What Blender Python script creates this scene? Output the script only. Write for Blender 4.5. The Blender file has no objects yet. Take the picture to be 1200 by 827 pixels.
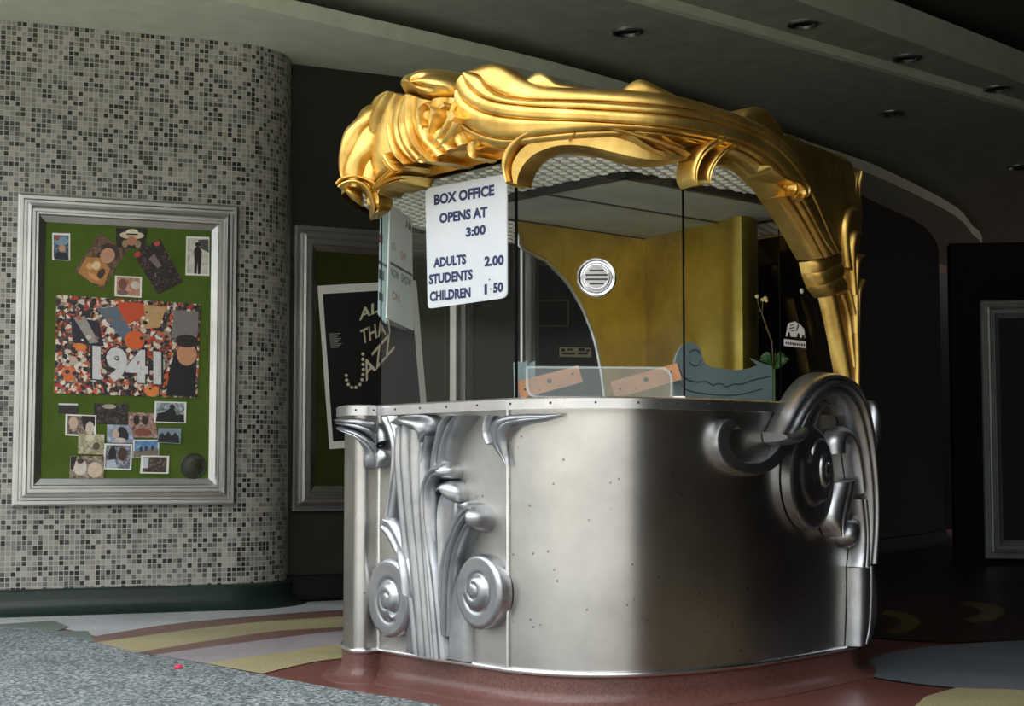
import bpy, bmesh, math, random
from mathutils import Vector, Matrix
random.seed(7)
sc = bpy.context.scene
COL = sc.collection
# ------------------------------------------------------------------ camera model (pixels are in the 1200x827 frame)
F, CX, CY, HOR, EYE = 1900.0, 600.0, 413.5, 549.0, 0.85
PIT = math.atan((HOR-CY)/F); CP, SP = math.cos(PIT), math.sin(PIT)
def ray(px, py):
    x, y, z = (px-CX)/F, 1.0, -(py-CY)/F
    return Vector((x, y*CP-z*SP, y*SP+z*CP))
def D(px, py, d):
    r = ray(px, py); t = d/r.y
    return Vector((r.x*t, d, EYE+r.z*t))
def G(px, py, z=0.0):
    r = ray(px, py); t = (z-EYE)/r.z
    return Vector((r.x*t, r.y*t, z))
cam_d = bpy.data.cameras.new('camera'); cam = bpy.data.objects.new('camera', cam_d); COL.objects.link(cam)
cam.location = (0, 0, EYE); cam.rotation_euler = (math.pi/2+PIT, 0, 0)
cam_d.sensor_fit = 'HORIZONTAL'; cam_d.sensor_width = 36; cam_d.lens = F*36/1200
cam_d.clip_start = .05; cam_d.clip_end = 400
sc.camera = cam
# ------------------------------------------------------------------ materials
def newmat(name):
    m = bpy.data.materials.new(name); m.use_nodes = True
    nt = m.node_tree; b = nt.nodes['Principled BSDF']
    return m, nt, b
def N(nt, t, **kw):
    n = nt.nodes.new(t)
    for k, v in kw.items():
        if k in n.inputs.keys() if hasattr(n.inputs, 'keys') else False: n.inputs[k].default_value = v
        else: setattr(n, k, v)
    return n
def ramp(nt, stops, interp='LINEAR'):
    r = nt.nodes.new('ShaderNodeValToRGB'); e = r.color_ramp; e.interpolation = interp
    while len(e.elements) > 1: e.elements.remove(e.elements[-1])
    e.elements[0].position = stops[0][0]; e.elements[0].color = (*stops[0][1], 1)
    for p, c in stops[1:]:
        k = e.elements.new(p); k.color = (*c, 1)
    return r
def c3(r, g, b):      # sRGB 0-255 -> linear
    f = lambda v: (v/255/12.92) if v/255 <= .04045 else ((v/255+.055)/1.055)**2.4
    return (f(r), f(g), f(b))
def plain(name, col, rough=.5, metal=0.0, spec=.5, bump=0, bscale=60, var=.12, vscale=6):
    m, nt, b = newmat(name)
    tc = N(nt, 'ShaderNodeTexCoord'); no = N(nt, 'ShaderNodeTexNoise'); no.inputs['Scale'].default_value = vscale; no.inputs['Detail'].default_value = 5
    nt.links.new(tc.outputs['Object'], no.inputs['Vector'])
    r = ramp(nt, [(.3, tuple(c*(1-var) for c in col)), (.7, tuple(min(1, c*(1+var)) for c in col))])
    nt.links.new(no.outputs['Fac'], r.inputs['Fac']); nt.links.new(r.outputs['Color'], b.inputs['Base Color'])
    b.inputs['Roughness'].default_value = rough; b.inputs['Metallic'].default_value = metal
    b.inputs['Specular IOR Level'].default_value = spec
    if bump:
        n2 = N(nt, 'ShaderNodeTexNoise'); n2.inputs['Scale'].default_value = bscale; n2.inputs['Detail'].default_value = 4
        nt.links.new(tc.outputs['Object'], n2.inputs['Vector'])
        bp = N(nt, 'ShaderNodeBump'); bp.inputs['Strength'].default_value = bump; bp.inputs['Distance'].default_value = .01
        nt.links.new(n2.outputs['Fac'], bp.inputs['Height']); nt.links.new(bp.outputs['Normal'], b.inputs['Normal'])
    return m
def metal(name, c_lo, c_hi, rough, spots=None, scale=5, rvar=.1, bump=.05, bscale=9):
    m, nt, b = newmat(name)
    tc = N(nt, 'ShaderNodeTexCoord')
    no = N(nt, 'ShaderNodeTexNoise'); no.inputs['Scale'].default_value = scale; no.inputs['Detail'].default_value = 6; no.inputs['Roughness'].default_value = .62
    nt.links.new(tc.outputs['Object'], no.inputs['Vector'])
    r = ramp(nt, [(.32, c_lo), (.68, c_hi)]); nt.links.new(no.outputs['Fac'], r.inputs['Fac'])
    out = r.outputs['Color']
    if spots:
        v = N(nt, 'ShaderNodeTexVoronoi'); v.inputs['Scale'].default_value = 17; nt.links.new(tc.outputs['Object'], v.inputs['Vector'])
        r2 = ramp(nt, [(.0, (1, 1, 1)), (.055, (1, 1, 1)), (.1, (0, 0, 0))]); nt.links.new(v.outputs['Distance'], r2.inputs['Fac'])
        mx = N(nt, 'ShaderNodeMix', data_type='RGBA'); nt.links.new(r2.outputs['Color'], mx.inputs[0])
        nt.links.new(out, mx.inputs[6]); mx.inputs[7].default_value = (*spots, 1); out = mx.outputs[2]
    nt.links.new(out, b.inputs['Base Color']); b.inputs['Metallic'].default_value = 1
    mr = N(nt, 'ShaderNodeMapRange'); mr.inputs['To Min'].default_value = rough-rvar; mr.inputs['To Max'].default_value = rough+rvar
    n3 = N(nt, 'ShaderNodeTexNoise'); n3.inputs['Scale'].default_value = scale*.6; n3.inputs['Detail'].default_value = 4; nt.links.new(tc.outputs['Object'], n3.inputs['Vector'])
    nt.links.new(n3.outputs['Fac'], mr.inputs['Value']); nt.links.new(mr.outputs['Result'], b.inputs['Roughness'])
    if bump:
        n2 = N(nt, 'ShaderNodeTexNoise'); n2.inputs['Scale'].default_value = bscale; n2.inputs['Detail'].default_value = 3
        nt.links.new(tc.outputs['Object'], n2.inputs['Vector'])
        bp = N(nt, 'ShaderNodeBump'); bp.inputs['Strength'].default_value = bump; bp.inputs['Distance'].default_value = .02
        nt.links.new(n2.outputs['Fac'], bp.inputs['Height']); nt.links.new(bp.outputs['Normal'], b.inputs['Normal'])
    return m
M = {}
M['steel'] = metal('worn_stainless_steel', (.40, .395, .375), (.60, .585, .55), .31, spots=(.22, .2, .17), scale=2.4, rvar=.06, bump=.02, bscale=3)
_b = M['steel'].node_tree.nodes['Principled BSDF']; _b.inputs['Anisotropic'].default_value = .65; _b.inputs['Anisotropic Rotation'].default_value = .25
_t = M['steel'].node_tree.nodes.new('ShaderNodeTangent'); _t.direction_type = 'RADIAL'; _t.axis = 'Z'; M['steel'].node_tree.links.new(_t.outputs[0], _b.inputs['Tangent'])
M['cast'] = metal('cast_aluminium', (.33, .34, .355), (.52, .53, .545), .34, scale=5, bump=.05, bscale=14)
M['dull'] = metal('dull_stainless_steel', (.38, .375, .35), (.54, .525, .49), .52, spots=(.22, .2, .17), scale=3, rvar=.06, bump=.05, bscale=5)
M['bright'] = metal('polished_aluminium_trim', (.66, .67, .68), (.8, .8, .8), .28, scale=8, bump=.03)
M['frame'] = metal('brushed_aluminium_frame', (.50, .50, .49), (.64, .64, .62), .36, scale=3, bump=.02)
M['gold'] = metal('gold_leaf', (.50, .30, .07), (.86, .60, .18), .38, scale=6, rvar=.07, bump=.07, bscale=13)
M['brass'] = metal('tarnished_gold_panel', (.50, .37, .075), (.74, .60, .17), .46, scale=5, bump=.1, bscale=7)
M['chrome'] = metal('chrome', (.78, .79, .82), (.9, .9, .92), .14, bump=0)
M['black'] = plain('black_paint', (.008, .008, .008), .5)
M['darkgap'] = plain('dark_rubber_strip', (.004, .004, .004), .9, spec=.05)
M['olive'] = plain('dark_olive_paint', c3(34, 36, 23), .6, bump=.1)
M['darkwall'] = plain('near_black_paint_and_shade', (.006, .006, .005), .7, spec=.2)  # near black also stands in for shade on the right side
M['soffit'] = plain('grey_green_ceiling_paint', c3(206, 214, 192), .7, bump=.08, bscale=30, var=.08)
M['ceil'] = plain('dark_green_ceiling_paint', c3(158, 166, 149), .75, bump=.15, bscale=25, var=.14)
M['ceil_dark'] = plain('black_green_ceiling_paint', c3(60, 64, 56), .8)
M['tray'] = plain('grey_booth_ceiling', c3(150, 152, 140), .6, var=.15, vscale=4)
M['soffitbase'] = plain('grey_plaster', c3(172, 170, 156), .6, var=.06)
M['bronze'] = plain('dark_bronze_frame', (.34, .37, .36), .4, metal=.5)
M['stud'] = plain('off_white_studded_plaster', c3(232, 230, 218), .55, var=.06)
M['signwhite'] = plain('white_sign_board', c3(226, 230, 234), .45, var=.03)
for nm_ in ('signwhite',):
    nt_ = M[nm_].node_tree; b_ = nt_.nodes['Principled BSDF']; o_ = nt_.nodes['Material Output']; t_ = nt_.nodes.new('ShaderNodeBsdfTranslucent'); t_.inputs['Color'].default_value = (.85, .86, .82, 1)
    x_ = nt_.nodes.new('ShaderNodeMixShader'); x_.inputs[0].default_value = .35; nt_.links.new(b_.outputs[0], x_.inputs[1]); nt_.links.new(t_.outputs[0], x_.inputs[2]); nt_.links.new(x_.outputs[0], o_.inputs['Surface'])
M['signreflection'] = plain('bluish_sign_reflection', c3(150, 172, 172), .4, var=.05)
M['navy'] = plain('navy_lettering', c3(24, 34, 78), .5)
M['greylet'] = plain('grey_faint_lettering', c3(105, 105, 100), .5)
M['redlet'] = plain('faint_red_lettering', c3(196, 160, 148), .5)
M['redlet2'] = plain('reflected_red_lettering', c3(110, 55, 50), .5)
M['darklet'] = plain('reflected_blue_lettering', c3(40, 50, 62), .5)
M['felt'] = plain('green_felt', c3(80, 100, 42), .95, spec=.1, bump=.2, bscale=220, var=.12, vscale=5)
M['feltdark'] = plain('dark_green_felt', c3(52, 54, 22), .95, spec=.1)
M['wood'] = plain('raw_pine', c3(172, 114, 74), .6, var=.14, vscale=14)
M['hole'] = plain('screw_hole', c3(40, 30, 26), .7)
M['slate'] = plain('blue_grey_painted_sheet', c3(104, 120, 122), .5, var=.1)
M['slateline'] = plain('scratched_line', c3(44, 60, 64), .6)
M['terra_red'] = None
M['paper'] = plain('white_paper', c3(228, 226, 218), .7, var=.03)
M['cream'] = plain('cream_letters', c3(214, 204, 176), .6, var=.05)
M['stem'] = plain('brown_green_stem', c3(96, 84, 46), .6)
M['leafgreen'] = plain('green_leaf', c3(56, 92, 44), .5)
M['petal'] = plain('pale_yellow_petal', c3(222, 204, 130), .6)
M['cove'] = None
def terrazzo(name, col, chips, scale=140, rough=.35, chipamt=.5):
    m, nt, b = newmat(name)
    tc = N(nt, 'ShaderNodeTexCoord')
    v = N(nt, 'ShaderNodeTexVoronoi'); v.inputs['Scale'].default_value = scale; nt.links.new(tc.outputs['Object'], v.inputs['Vector'])
    sp = N(nt, 'ShaderNodeSeparateColor'); nt.links.new(v.outputs['Color'], sp.inputs['Color'])
    st = [(0, col)]
    p = 1-chipamt
    for i, c in enumerate(chips): st.append((p+i*chipamt/len(chips), c))
    r = ramp(nt, st, 'CONSTANT'); nt.links.new(sp.outputs[0], r.inputs['Fac'])
    no = N(nt, 'ShaderNodeTexNoise'); no.inputs['Scale'].default_value = 1.7; no.inputs['Detail'].default_value = 6; nt.links.new(tc.outputs['Object'], no.inputs['Vector'])
    r2 = ramp(nt, [(.3, (.78, .78, .78)), (.7, (1.12, 1.12, 1.12))]); nt.links.new(no.outputs['Fac'], r2.inputs['Fac'])
    mx = N(nt, 'ShaderNodeMix', data_type='RGBA', blend_type='MULTIPLY'); mx.inputs[0].default_value = 1
    nt.links.new(r.outputs['Color'], mx.inputs[6]); nt.links.new(r2.outputs['Color'], mx.inputs[7]); nt.links.new(mx.outputs[2], b.inputs['Base Color'])
    b.inputs['Roughness'].default_value = rough
    return m
def dk(c, k): return tuple(x*k for x in c)
def terr(name, rgb, **kw):
    c = c3(*rgb); return terrazzo(name, c, [dk(c, .72), dk(c, 1.2), dk(c, .9)], **kw)
M['t_walk'] = terrazzo('speckled_grey_sidewalk', c3(108, 116, 117), [c3(62, 68, 70), c3(146, 152, 152), c3(84, 90, 92)], scale=85, rough=.75, chipamt=.75)
M['t_bounce'] = terr('pale_bounce_ground', (218, 212, 196), rough=.9)
M['t_green'] = terr('grey_green_terrazzo', (98, 112, 104))
M['t_light'] = terr('pale_grey_terrazzo', (176, 178, 180))
M['t_brown'] = terr('brown_terrazzo', (112, 84, 74))
M['t_tan'] = terr('yellow_tan_terrazzo', (160, 150, 112))
M['t_lilac'] = terr('lilac_grey_terrazzo', (150, 142, 146))
M['t_red'] = terr('red_brown_terrazzo', (104, 64, 56), rough=.3)
M['t_dark'] = terr('dark_terrazzo', (46, 34, 30), rough=.4)
M['t_grey'] = terr('mid_grey_terrazzo', (104, 108, 113))
M['t_olive'] = terr('olive_terrazzo', (92, 84, 44))
M['terra_red'] = terr('red_terrazzo_plinth', (100, 66, 58), rough=.38)
M['cove'] = terr('dark_green_terrazzo_cove', (28, 44, 37), rough=.4)
# glass: transparent with a Fresnel reflection
def glass(name, tint, ior=1.5, gl=1.0, frost=0.0):
    m, nt, b = newmat(name); nt.nodes.remove(b)
    o = nt.nodes['Material Output']; t = N(nt, 'ShaderNodeBsdfTransparent'); t.inputs['Color'].default_value = (*tint, 1)
    g = N(nt, 'ShaderNodeBsdfGlossy'); g.inputs['Roughness'].default_value = .02; g.inputs['Color'].default_value = (gl, gl, gl, 1)
    fr = N(nt, 'ShaderNodeFresnel'); ge = N(nt, 'ShaderNodeNewGeometry'); mi = N(nt, 'ShaderNodeMix', data_type='FLOAT'); mi.inputs[2].default_value = ior; mi.inputs[3].default_value = 1/ior
    nt.links.new(ge.outputs['Backfacing'], mi.inputs[0]); nt.links.new(mi.outputs[0], fr.inputs['IOR'])
    mx = N(nt, 'ShaderNodeMixShader'); nt.links.new(fr.outputs[0], mx.inputs[0]); nt.links.new(t.outputs[0], mx.inputs[1]); nt.links.new(g.outputs[0], mx.inputs[2])
    last = mx
    if frost:
        d = N(nt, 'ShaderNodeBsdfDiffuse'); d.inputs['Color'].default_value = (.6, .66, .66, 1)
        m2 = N(nt, 'ShaderNodeMixShader'); m2.inputs[0].default_value = frost
        nt.links.new(mx.outputs[0], m2.inputs[1]); nt.links.new(d.outputs[0], m2.inputs[2]); last = m2
    nt.links.new(last.outputs[0], o.inputs['Surface'])
    return m
M['glass'] = glass('clear_glass', (.95, .97, .95), 1.32)
M['acrylic'] = glass('scuffed_acrylic', (.93, .95, .95), 1.4, frost=.07)
M['acrylic_edge'] = glass('acrylic_edge', (.9, .93, .93), 1.4, frost=.32)
def mosaic():
    m, nt, b = newmat('grey_mosaic_tile')
    uv = N(nt, 'ShaderNodeUVMap'); uv.uv_map = 'tile'
    v = N(nt, 'ShaderNodeVectorMath', operation='SCALE'); v.inputs['Scale'].default_value = 1/.0301; nt.links.new(uv.outputs[0], v.inputs[0])
    fl = N(nt, 'ShaderNodeVectorMath', operation='FLOOR'); nt.links.new(v.outputs[0], fl.inputs[0])
    wn = N(nt, 'ShaderNodeTexWhiteNoise', noise_dimensions='3D'); nt.links.new(fl.outputs[0], wn.inputs['Vector'])
    L = [(0, c3(150, 150, 142)), (.14, c3(134, 136, 128)), (.28, c3(162, 158, 148)), (.42, c3(120, 122, 116)), (.52, c3(142, 136, 124)), (.60, c3(100, 102, 98)), (.68, c3(84, 84, 78)), (.77, c3(60, 62, 58)), (.86, c3(40, 42, 40)), (.94, c3(24, 26, 26))]
    r = ramp(nt, L, 'CONSTANT'); nt.links.new(wn.outputs['Value'], r.inputs['Fac'])
    fr = N(nt, 'ShaderNodeVectorMath', operation='FRACTION'); nt.links.new(v.outputs[0], fr.inputs[0])
    sx = N(nt, 'ShaderNodeSeparateXYZ'); nt.links.new(fr.outputs[0], sx.inputs[0])
    def band(o):
        a = N(nt, 'ShaderNodeMath', operation='SUBTRACT'); nt.links.new(o, a.inputs[0]); a.inputs[1].default_value = .5
        c = N(nt, 'ShaderNodeMath', operation='ABSOLUTE'); nt.links.new(a.outputs[0], c.inputs[0])
        g = N(nt, 'ShaderNodeMath', operation='GREATER_THAN'); nt.links.new(c.outputs[0], g.inputs[0]); g.inputs[1].default_value = .425
        return g.outputs[0]
    mxm = N(nt, 'ShaderNodeMath', operation='MAXIMUM'); nt.links.new(band(sx.outputs[0]), mxm.inputs[0]); nt.links.new(band(sx.outputs[1]), mxm.inputs[1])
    mx = N(nt, 'ShaderNodeMix', data_type='RGBA'); nt.links.new(mxm.outputs[0], mx.inputs[0]); nt.links.new(r.outputs['Color'], mx.inputs[6]); mx.inputs[7].default_value = (*c3(176, 174, 164), 1)
    nt.links.new(mx.outputs[2], b.inputs['Base Color']); 
    rr = N(nt, 'ShaderNodeMapRange'); rr.inputs['To Min'].default_value = .38; rr.inputs['To Max'].default_value = .8; nt.links.new(mxm.outputs[0], rr.inputs['Value']); nt.links.new(rr.outputs['Result'], b.inputs['Roughness'])
    return m
M['mosaic'] = mosaic()
def printed(name, cols, scale, seed, detail=3):
    m, nt, b = newmat(name)
    tc = N(nt, 'ShaderNodeTexCoord'); mp = N(nt, 'ShaderNodeMapping'); mp.inputs['Location'].default_value = (seed*3.7, seed*1.3, seed*2.1); nt.links.new(tc.outputs['Object'], mp.inputs[0])
    no = N(nt, 'ShaderNodeTexNoise'); no.inputs['Scale'].default_value = scale; no.inputs['Detail'].default_value = detail; no.inputs['Distortion'].default_value = 1.2; nt.links.new(mp.outputs[0], no.inputs['Vector'])
    n = len(cols); r = ramp(nt, [(.30+.42*i/max(1, n-1), c3(*c)) for i, c in enumerate(cols)], 'CONSTANT' if n > 3 else 'LINEAR'); nt.links.new(no.outputs['Fac'], r.inputs['Fac'])
    nt.links.new(r.outputs['Color'], b.inputs['Base Color']); b.inputs['Roughness'].default_value = .4
    return m
def collage(name, cols, scale, seed, detail=3):
    m, nt, b = newmat(name); tc = N(nt, 'ShaderNodeTexCoord')
    no = N(nt, 'ShaderNodeTexNoise'); no.inputs['Scale'].default_value = 30; nt.links.new(tc.outputs['Object'], no.inputs['Vector'])
    ad = N(nt, 'ShaderNodeVectorMath', operation='MULTIPLY_ADD'); nt.links.new(no.outputs['Color'], ad.inputs[0]); ad.inputs[1].default_value = (.03, .03, .03); nt.links.new(tc.outputs['Object'], ad.inputs[2])
    v = N(nt, 'ShaderNodeTexVoronoi'); v.inputs['Scale'].default_value = 46; nt.links.new(ad.outputs[0], v.inputs['Vector'])
    sp_ = N(nt, 'ShaderNodeSeparateColor'); nt.links.new(v.outputs['Color'], sp_.inputs['Color'])
    big = N(nt, 'ShaderNodeTexNoise'); big.inputs['Scale'].default_value = 7; big.inputs['Detail'].default_value = 3; nt.links.new(tc.outputs['Object'], big.inputs['Vector'])
    mm = N(nt, 'ShaderNodeMath', operation='MULTIPLY_ADD'); nt.links.new(big.outputs['Fac'], mm.inputs[0]); mm.inputs[1].default_value = .9; mm.inputs[2].default_value = -.45
    aa = N(nt, 'ShaderNodeMath', operation='ADD', use_clamp=True); nt.links.new(sp_.outputs[0], aa.inputs[0]); nt.links.new(mm.outputs[0], aa.inputs[1])
    P = [(24, 22, 24), (70, 56, 50), (34, 36, 46), (150, 126, 108), (30, 26, 26), (196, 92, 44), (204, 190, 172), (90, 66, 54), (170, 52, 34), (222, 210, 192)]
    r = ramp(nt, [(i/len(P), c3(*c)) for i, c in enumerate(P)], 'CONSTANT'); nt.links.new(aa.outputs[0], r.inputs['Fac']); nt.links.new(r.outputs['Color'], b.inputs['Base Color']); b.inputs['Roughness'].default_value = .4
    return m
def flat(rgb, _c={}):
    if rgb not in _c: _c[rgb] = plain('print_ink_%d_%d_%d' % rgb, c3(*rgb), .5, var=.1, vscale=40)
    return _c[rgb]
# ------------------------------------------------------------------ mesh helpers
class MB:
    def __init__(self): self.v = []; self.f = []; self.mi = []; self.cur = 0
    def vert(self, p): self.v.append(tuple(p)); return len(self.v)-1
    def face(self, ids): self.f.append(tuple(ids)); self.mi.append(self.cur)
    def grid(self, P, closed=False):          # P[i][j]
        ids = [[self.vert(p) for p in row] for row in P]
        n = len(ids); m = len(ids[0])
        for i in range(n-1):
            for j in range(m if closed else m-1):
                k = (j+1) % m
                self.face((ids[i][j], ids[i+1][j], ids[i+1][k], ids[i][k]))
        return ids
    def poly(self, pts): self.face([self.vert(p) for p in pts])
    def hexa(self, b, t):                     # prism: bottom and top loops
        n = len(b); B = [self.vert(p) for p in b]; T = [self.vert(p) for p in t]
        self.face(B[::-1]); self.face(T)
        for i in range(n): k = (i+1) % n; self.face((B[i], B[k], T[k], T[i]))
    def box(self, c, ux, uy, uz, hx, hy, hz):
        c = Vector(c); ux, uy, uz = Vector(ux).normalized(), Vector(uy).normalized(), Vector(uz).normalized()
        q = [(-1, -1), (1, -1), (1, 1), (-1, 1)]
        self.hexa([c+ux*hx*a+uy*hy*b-uz*hz for a, b in q], [c+ux*hx*a+uy*hy*b+uz*hz for a, b in q])
    def tube(self, path, r, n=8, cap=True):
        path = [Vector(p) for p in path]; rows = []
        for i, p in enumerate(path):
            t = (path[min(i+1, len(path)-1)]-path[max(i-1, 0)])
            t = t.normalized() if t.length > 1e-9 else Vector((0, 0, 1))
            up = Vector((0, 0, 1)) if abs(t.z) < .9 else Vector((0, 1, 0))
            a = t.cross(up).normalized(); b = a.cross(t)
            rr = r[i] if isinstance(r, (list, tuple)) else r
            rows.append([p+a*math.cos(2*math.pi*k/n)*rr+b*math.sin(2*math.pi*k/n)*rr for k in range(n)])
        ids = self.grid(rows, closed=True)
        if cap: self.face(ids[0]); self.face(ids[-1][::-1])
    def disc(self, c, nrm, prof, n=32, up=(0, 0, 1)):   # lathe about nrm: prof = [(radius, height)...]
        c = Vector(c); nrm = Vector(nrm).normalized(); a = nrm.cross(Vector(up)); a = a.normalized() if a.length > 1e-6 else Vector((1, 0, 0)); b = nrm.cross(a)
        rows = [[c+nrm*h+a*math.cos(2*math.pi*k/n)*r+b*math.sin(2*math.pi*k/n)*r for k in range(n)] for r, h in prof]
        ids = self.grid(rows, closed=True); self.face(ids[0]); self.face(ids[-1][::-1])
    def build(self, name, mat, parent=None, smooth=35):
        me = bpy.data.meshes.new(name); me.from_pydata(self.v, [], self.f)
        mats = mat if isinstance(mat, (list, tuple)) else [mat]
        for m in mats: me.materials.append(m)
        for p, i in zip(me.polygons, self.mi): p.material_index = min(i, len(mats)-1)
        bm = bmesh.new(); bm.from_mesh(me); bmesh.ops.recalc_face_normals(bm, faces=bm.faces); bm.to_mesh(me); bm.free()
        if smooth:
            for p in me.polygons: p.use_smooth = True
            try: me.set_sharp_from_angle(angle=math.radians(smooth))
            except Exception: pass
        o = bpy.data.objects.new(name, me); COL.objects.link(o)
        if parent is not None: setpar(o, parent)
        return o
WL = {}
def world_loc(o):
    return WL.get(o.name, Vector((0, 0, 0)))
def setpar(o, parent):
    o.parent = parent
    o.matrix_parent_inverse = Matrix.Translation(-world_loc(parent))
def thing(name, loc, label, cat, group=None):
    o = bpy.data.objects.new(name, None); COL.objects.link(o); o.location = loc; WL[o.name] = Vector(loc); o.empty_display_size = .1
    return tag(o, label, cat, group)
def tag(o, label, cat, group=None):
    o['label'] = label; o['category'] = cat
    if group: o['group'] = group
    return o
def struct(o): o['kind'] = 'structure'; return o
def cr(pts, n):                             # Catmull-Rom resample, n points by arc length
    P = [Vector(p) for p in pts]
    if len(P) == 2: return [P[0].lerp(P[1], i/(n-1)) for i in range(n)]
    Q = [P[0]*2-P[1]]+P+[P[-1]*2-P[-2]]; dense = []
    for i in range(1, len(Q)-2):
        a, b, c, d = Q[i-1], Q[i], Q[i+1], Q[i+2]
        for k in range(12):
            t = k/12
            dense.append(.5*((2*b)+(c-a)*t+(2*a-5*b+4*c-d)*t*t+(3*b-a-3*c+d)*t**3))
    dense.append(P[-1])
    L = [0]
    for i in range(1, len(dense)): L.append(L[-1]+(dense[i]-dense[i-1]).length)
    out = []; j = 0
    for i in range(n):
        s = L[-1]*i/(n-1)
        while j < len(L)-2 and L[j+1] < s: j += 1
        w = (s-L[j])/max(1e-9, L[j+1]-L[j]); out.append(dense[j].lerp(dense[j+1], w))
    return out
# surfaces ----------------------------------------------------------
class Wall:                                  # vertical surface standing on a plan curve
    def __init__(self, pts, smooth=0, closed=False):
        self.p = [Vector((q[0], q[1])) for q in pts]; self.closed = closed
        n = len(self.p); self.s = [0]
        for i in range(1, n): self.s.append(self.s[-1]+(self.p[i]-self.p[i-1]).length)
        nr = []
        for i in range(n):
            a, b = (self.p[(i-1) % n], self.p[(i+1) % n]) if closed else (self.p[max(0, i-1)], self.p[min(n-1, i+1)])
            t = (b-a).normalized(); nr.append(Vector((t.y, -t.x)))
        for _ in range(smooth):
            nr = [(nr[(i-1) % n if closed else max(0, i-1)]+nr[i]*2+nr[(i+1) % n if closed else min(n-1, i+1)]).normalized() for i in range(n)]
        self.n = nr
    def offset(self, h):
        return [p+n*h for p, n in zip(self.p, self.n)]
    def at(self, s, z, h=0):
        S = self.s; n = len(S)
        if s <= 0: i, w = 0, s/(S[1]-S[0])
        elif s >= S[-1]: i, w = n-2, 1+(s-S[-1])/(S[-1]-S[-2])
        else:
            lo, hi = 0, n-1
            while hi-lo > 1:
                m = (lo+hi)//2
                if S[m] <= s: lo = m
                else: hi = m
            i, w = lo, (s-S[lo])/(S[lo+1]-S[lo])
        p = self.p[i].lerp(self.p[i+1], w) if 0 <= w <= 1 else self.p[i]+(self.p[i+1]-self.p[i])*w
        ww = min(1, max(0, w)); nn = (self.n[i]*(1-ww)+self.n[i+1]*ww).normalized()
        return Vector((p.x+nn.x*h, p.y+nn.y*h, z))
    def nrm(self, s):
        a = self.at(s, 0, 0); b = self.at(s, 0, 1); return (b-a).normalized()
    def hit(self, px, py):
        r = ray(px, py); dx, dy = r.x, r.y; best = None; near = None
        for i in range(len(self.p)-1):
            a, b = self.p[i], self.p[i+1]; e = b-a
            den = dx*(-e.y)+dy*e.x
            ca = (dx*a.y-dy*a.x); m = abs(ca)/math.hypot(dx, dy)
            if near is None or m < near[0]: near = (m, self.s[i], a)
            if abs(den) < 1e-9: continue
            t = (a.x*(-e.y)+a.y*e.x)/den; u = (dx*a.y-dy*a.x)/den
            # solve a+u*e = t*d
            if t > 0 and -1e-6 <= u <= 1+1e-6 and (best is None or t < best[0]): best = (t, self.s[i]+u*e.length)
        if best is None:
            t = (near[2].x*dx+near[2].y*dy)/(dx*dx+dy*dy); return near[1], EYE+r.z*t
        return best[1], EYE+r.z*best[0]
class Plane:                                 # vertical plane through a with direction dir (plan); coords (s, z)
    def __init__(self, a, d): self.a = Vector((a[0], a[1])); self.d = Vector((d[0], d[1])).normalized(); self.nn = Vector((self.d.y, -self.d.x))
    def at(self, s, z, h=0): p = self.a+self.d*s+self.nn*h; return Vector((p.x, p.y, z))
    def nrm(self, s=0): return Vector((self.nn.x, self.nn.y, 0))
    def hit(self, px, py):
        r = ray(px, py); k = self.a.dot(self.nn)/(r.x*self.nn.x+r.y*self.nn.y)
        p = Vector((r.x*k, r.y*k)); return (p-self.a).dot(self.d), EYE+r.z*k
    def P(self, px, py, h=0): s, z = self.hit(px, py); return self.at(s, z, h)
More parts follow.
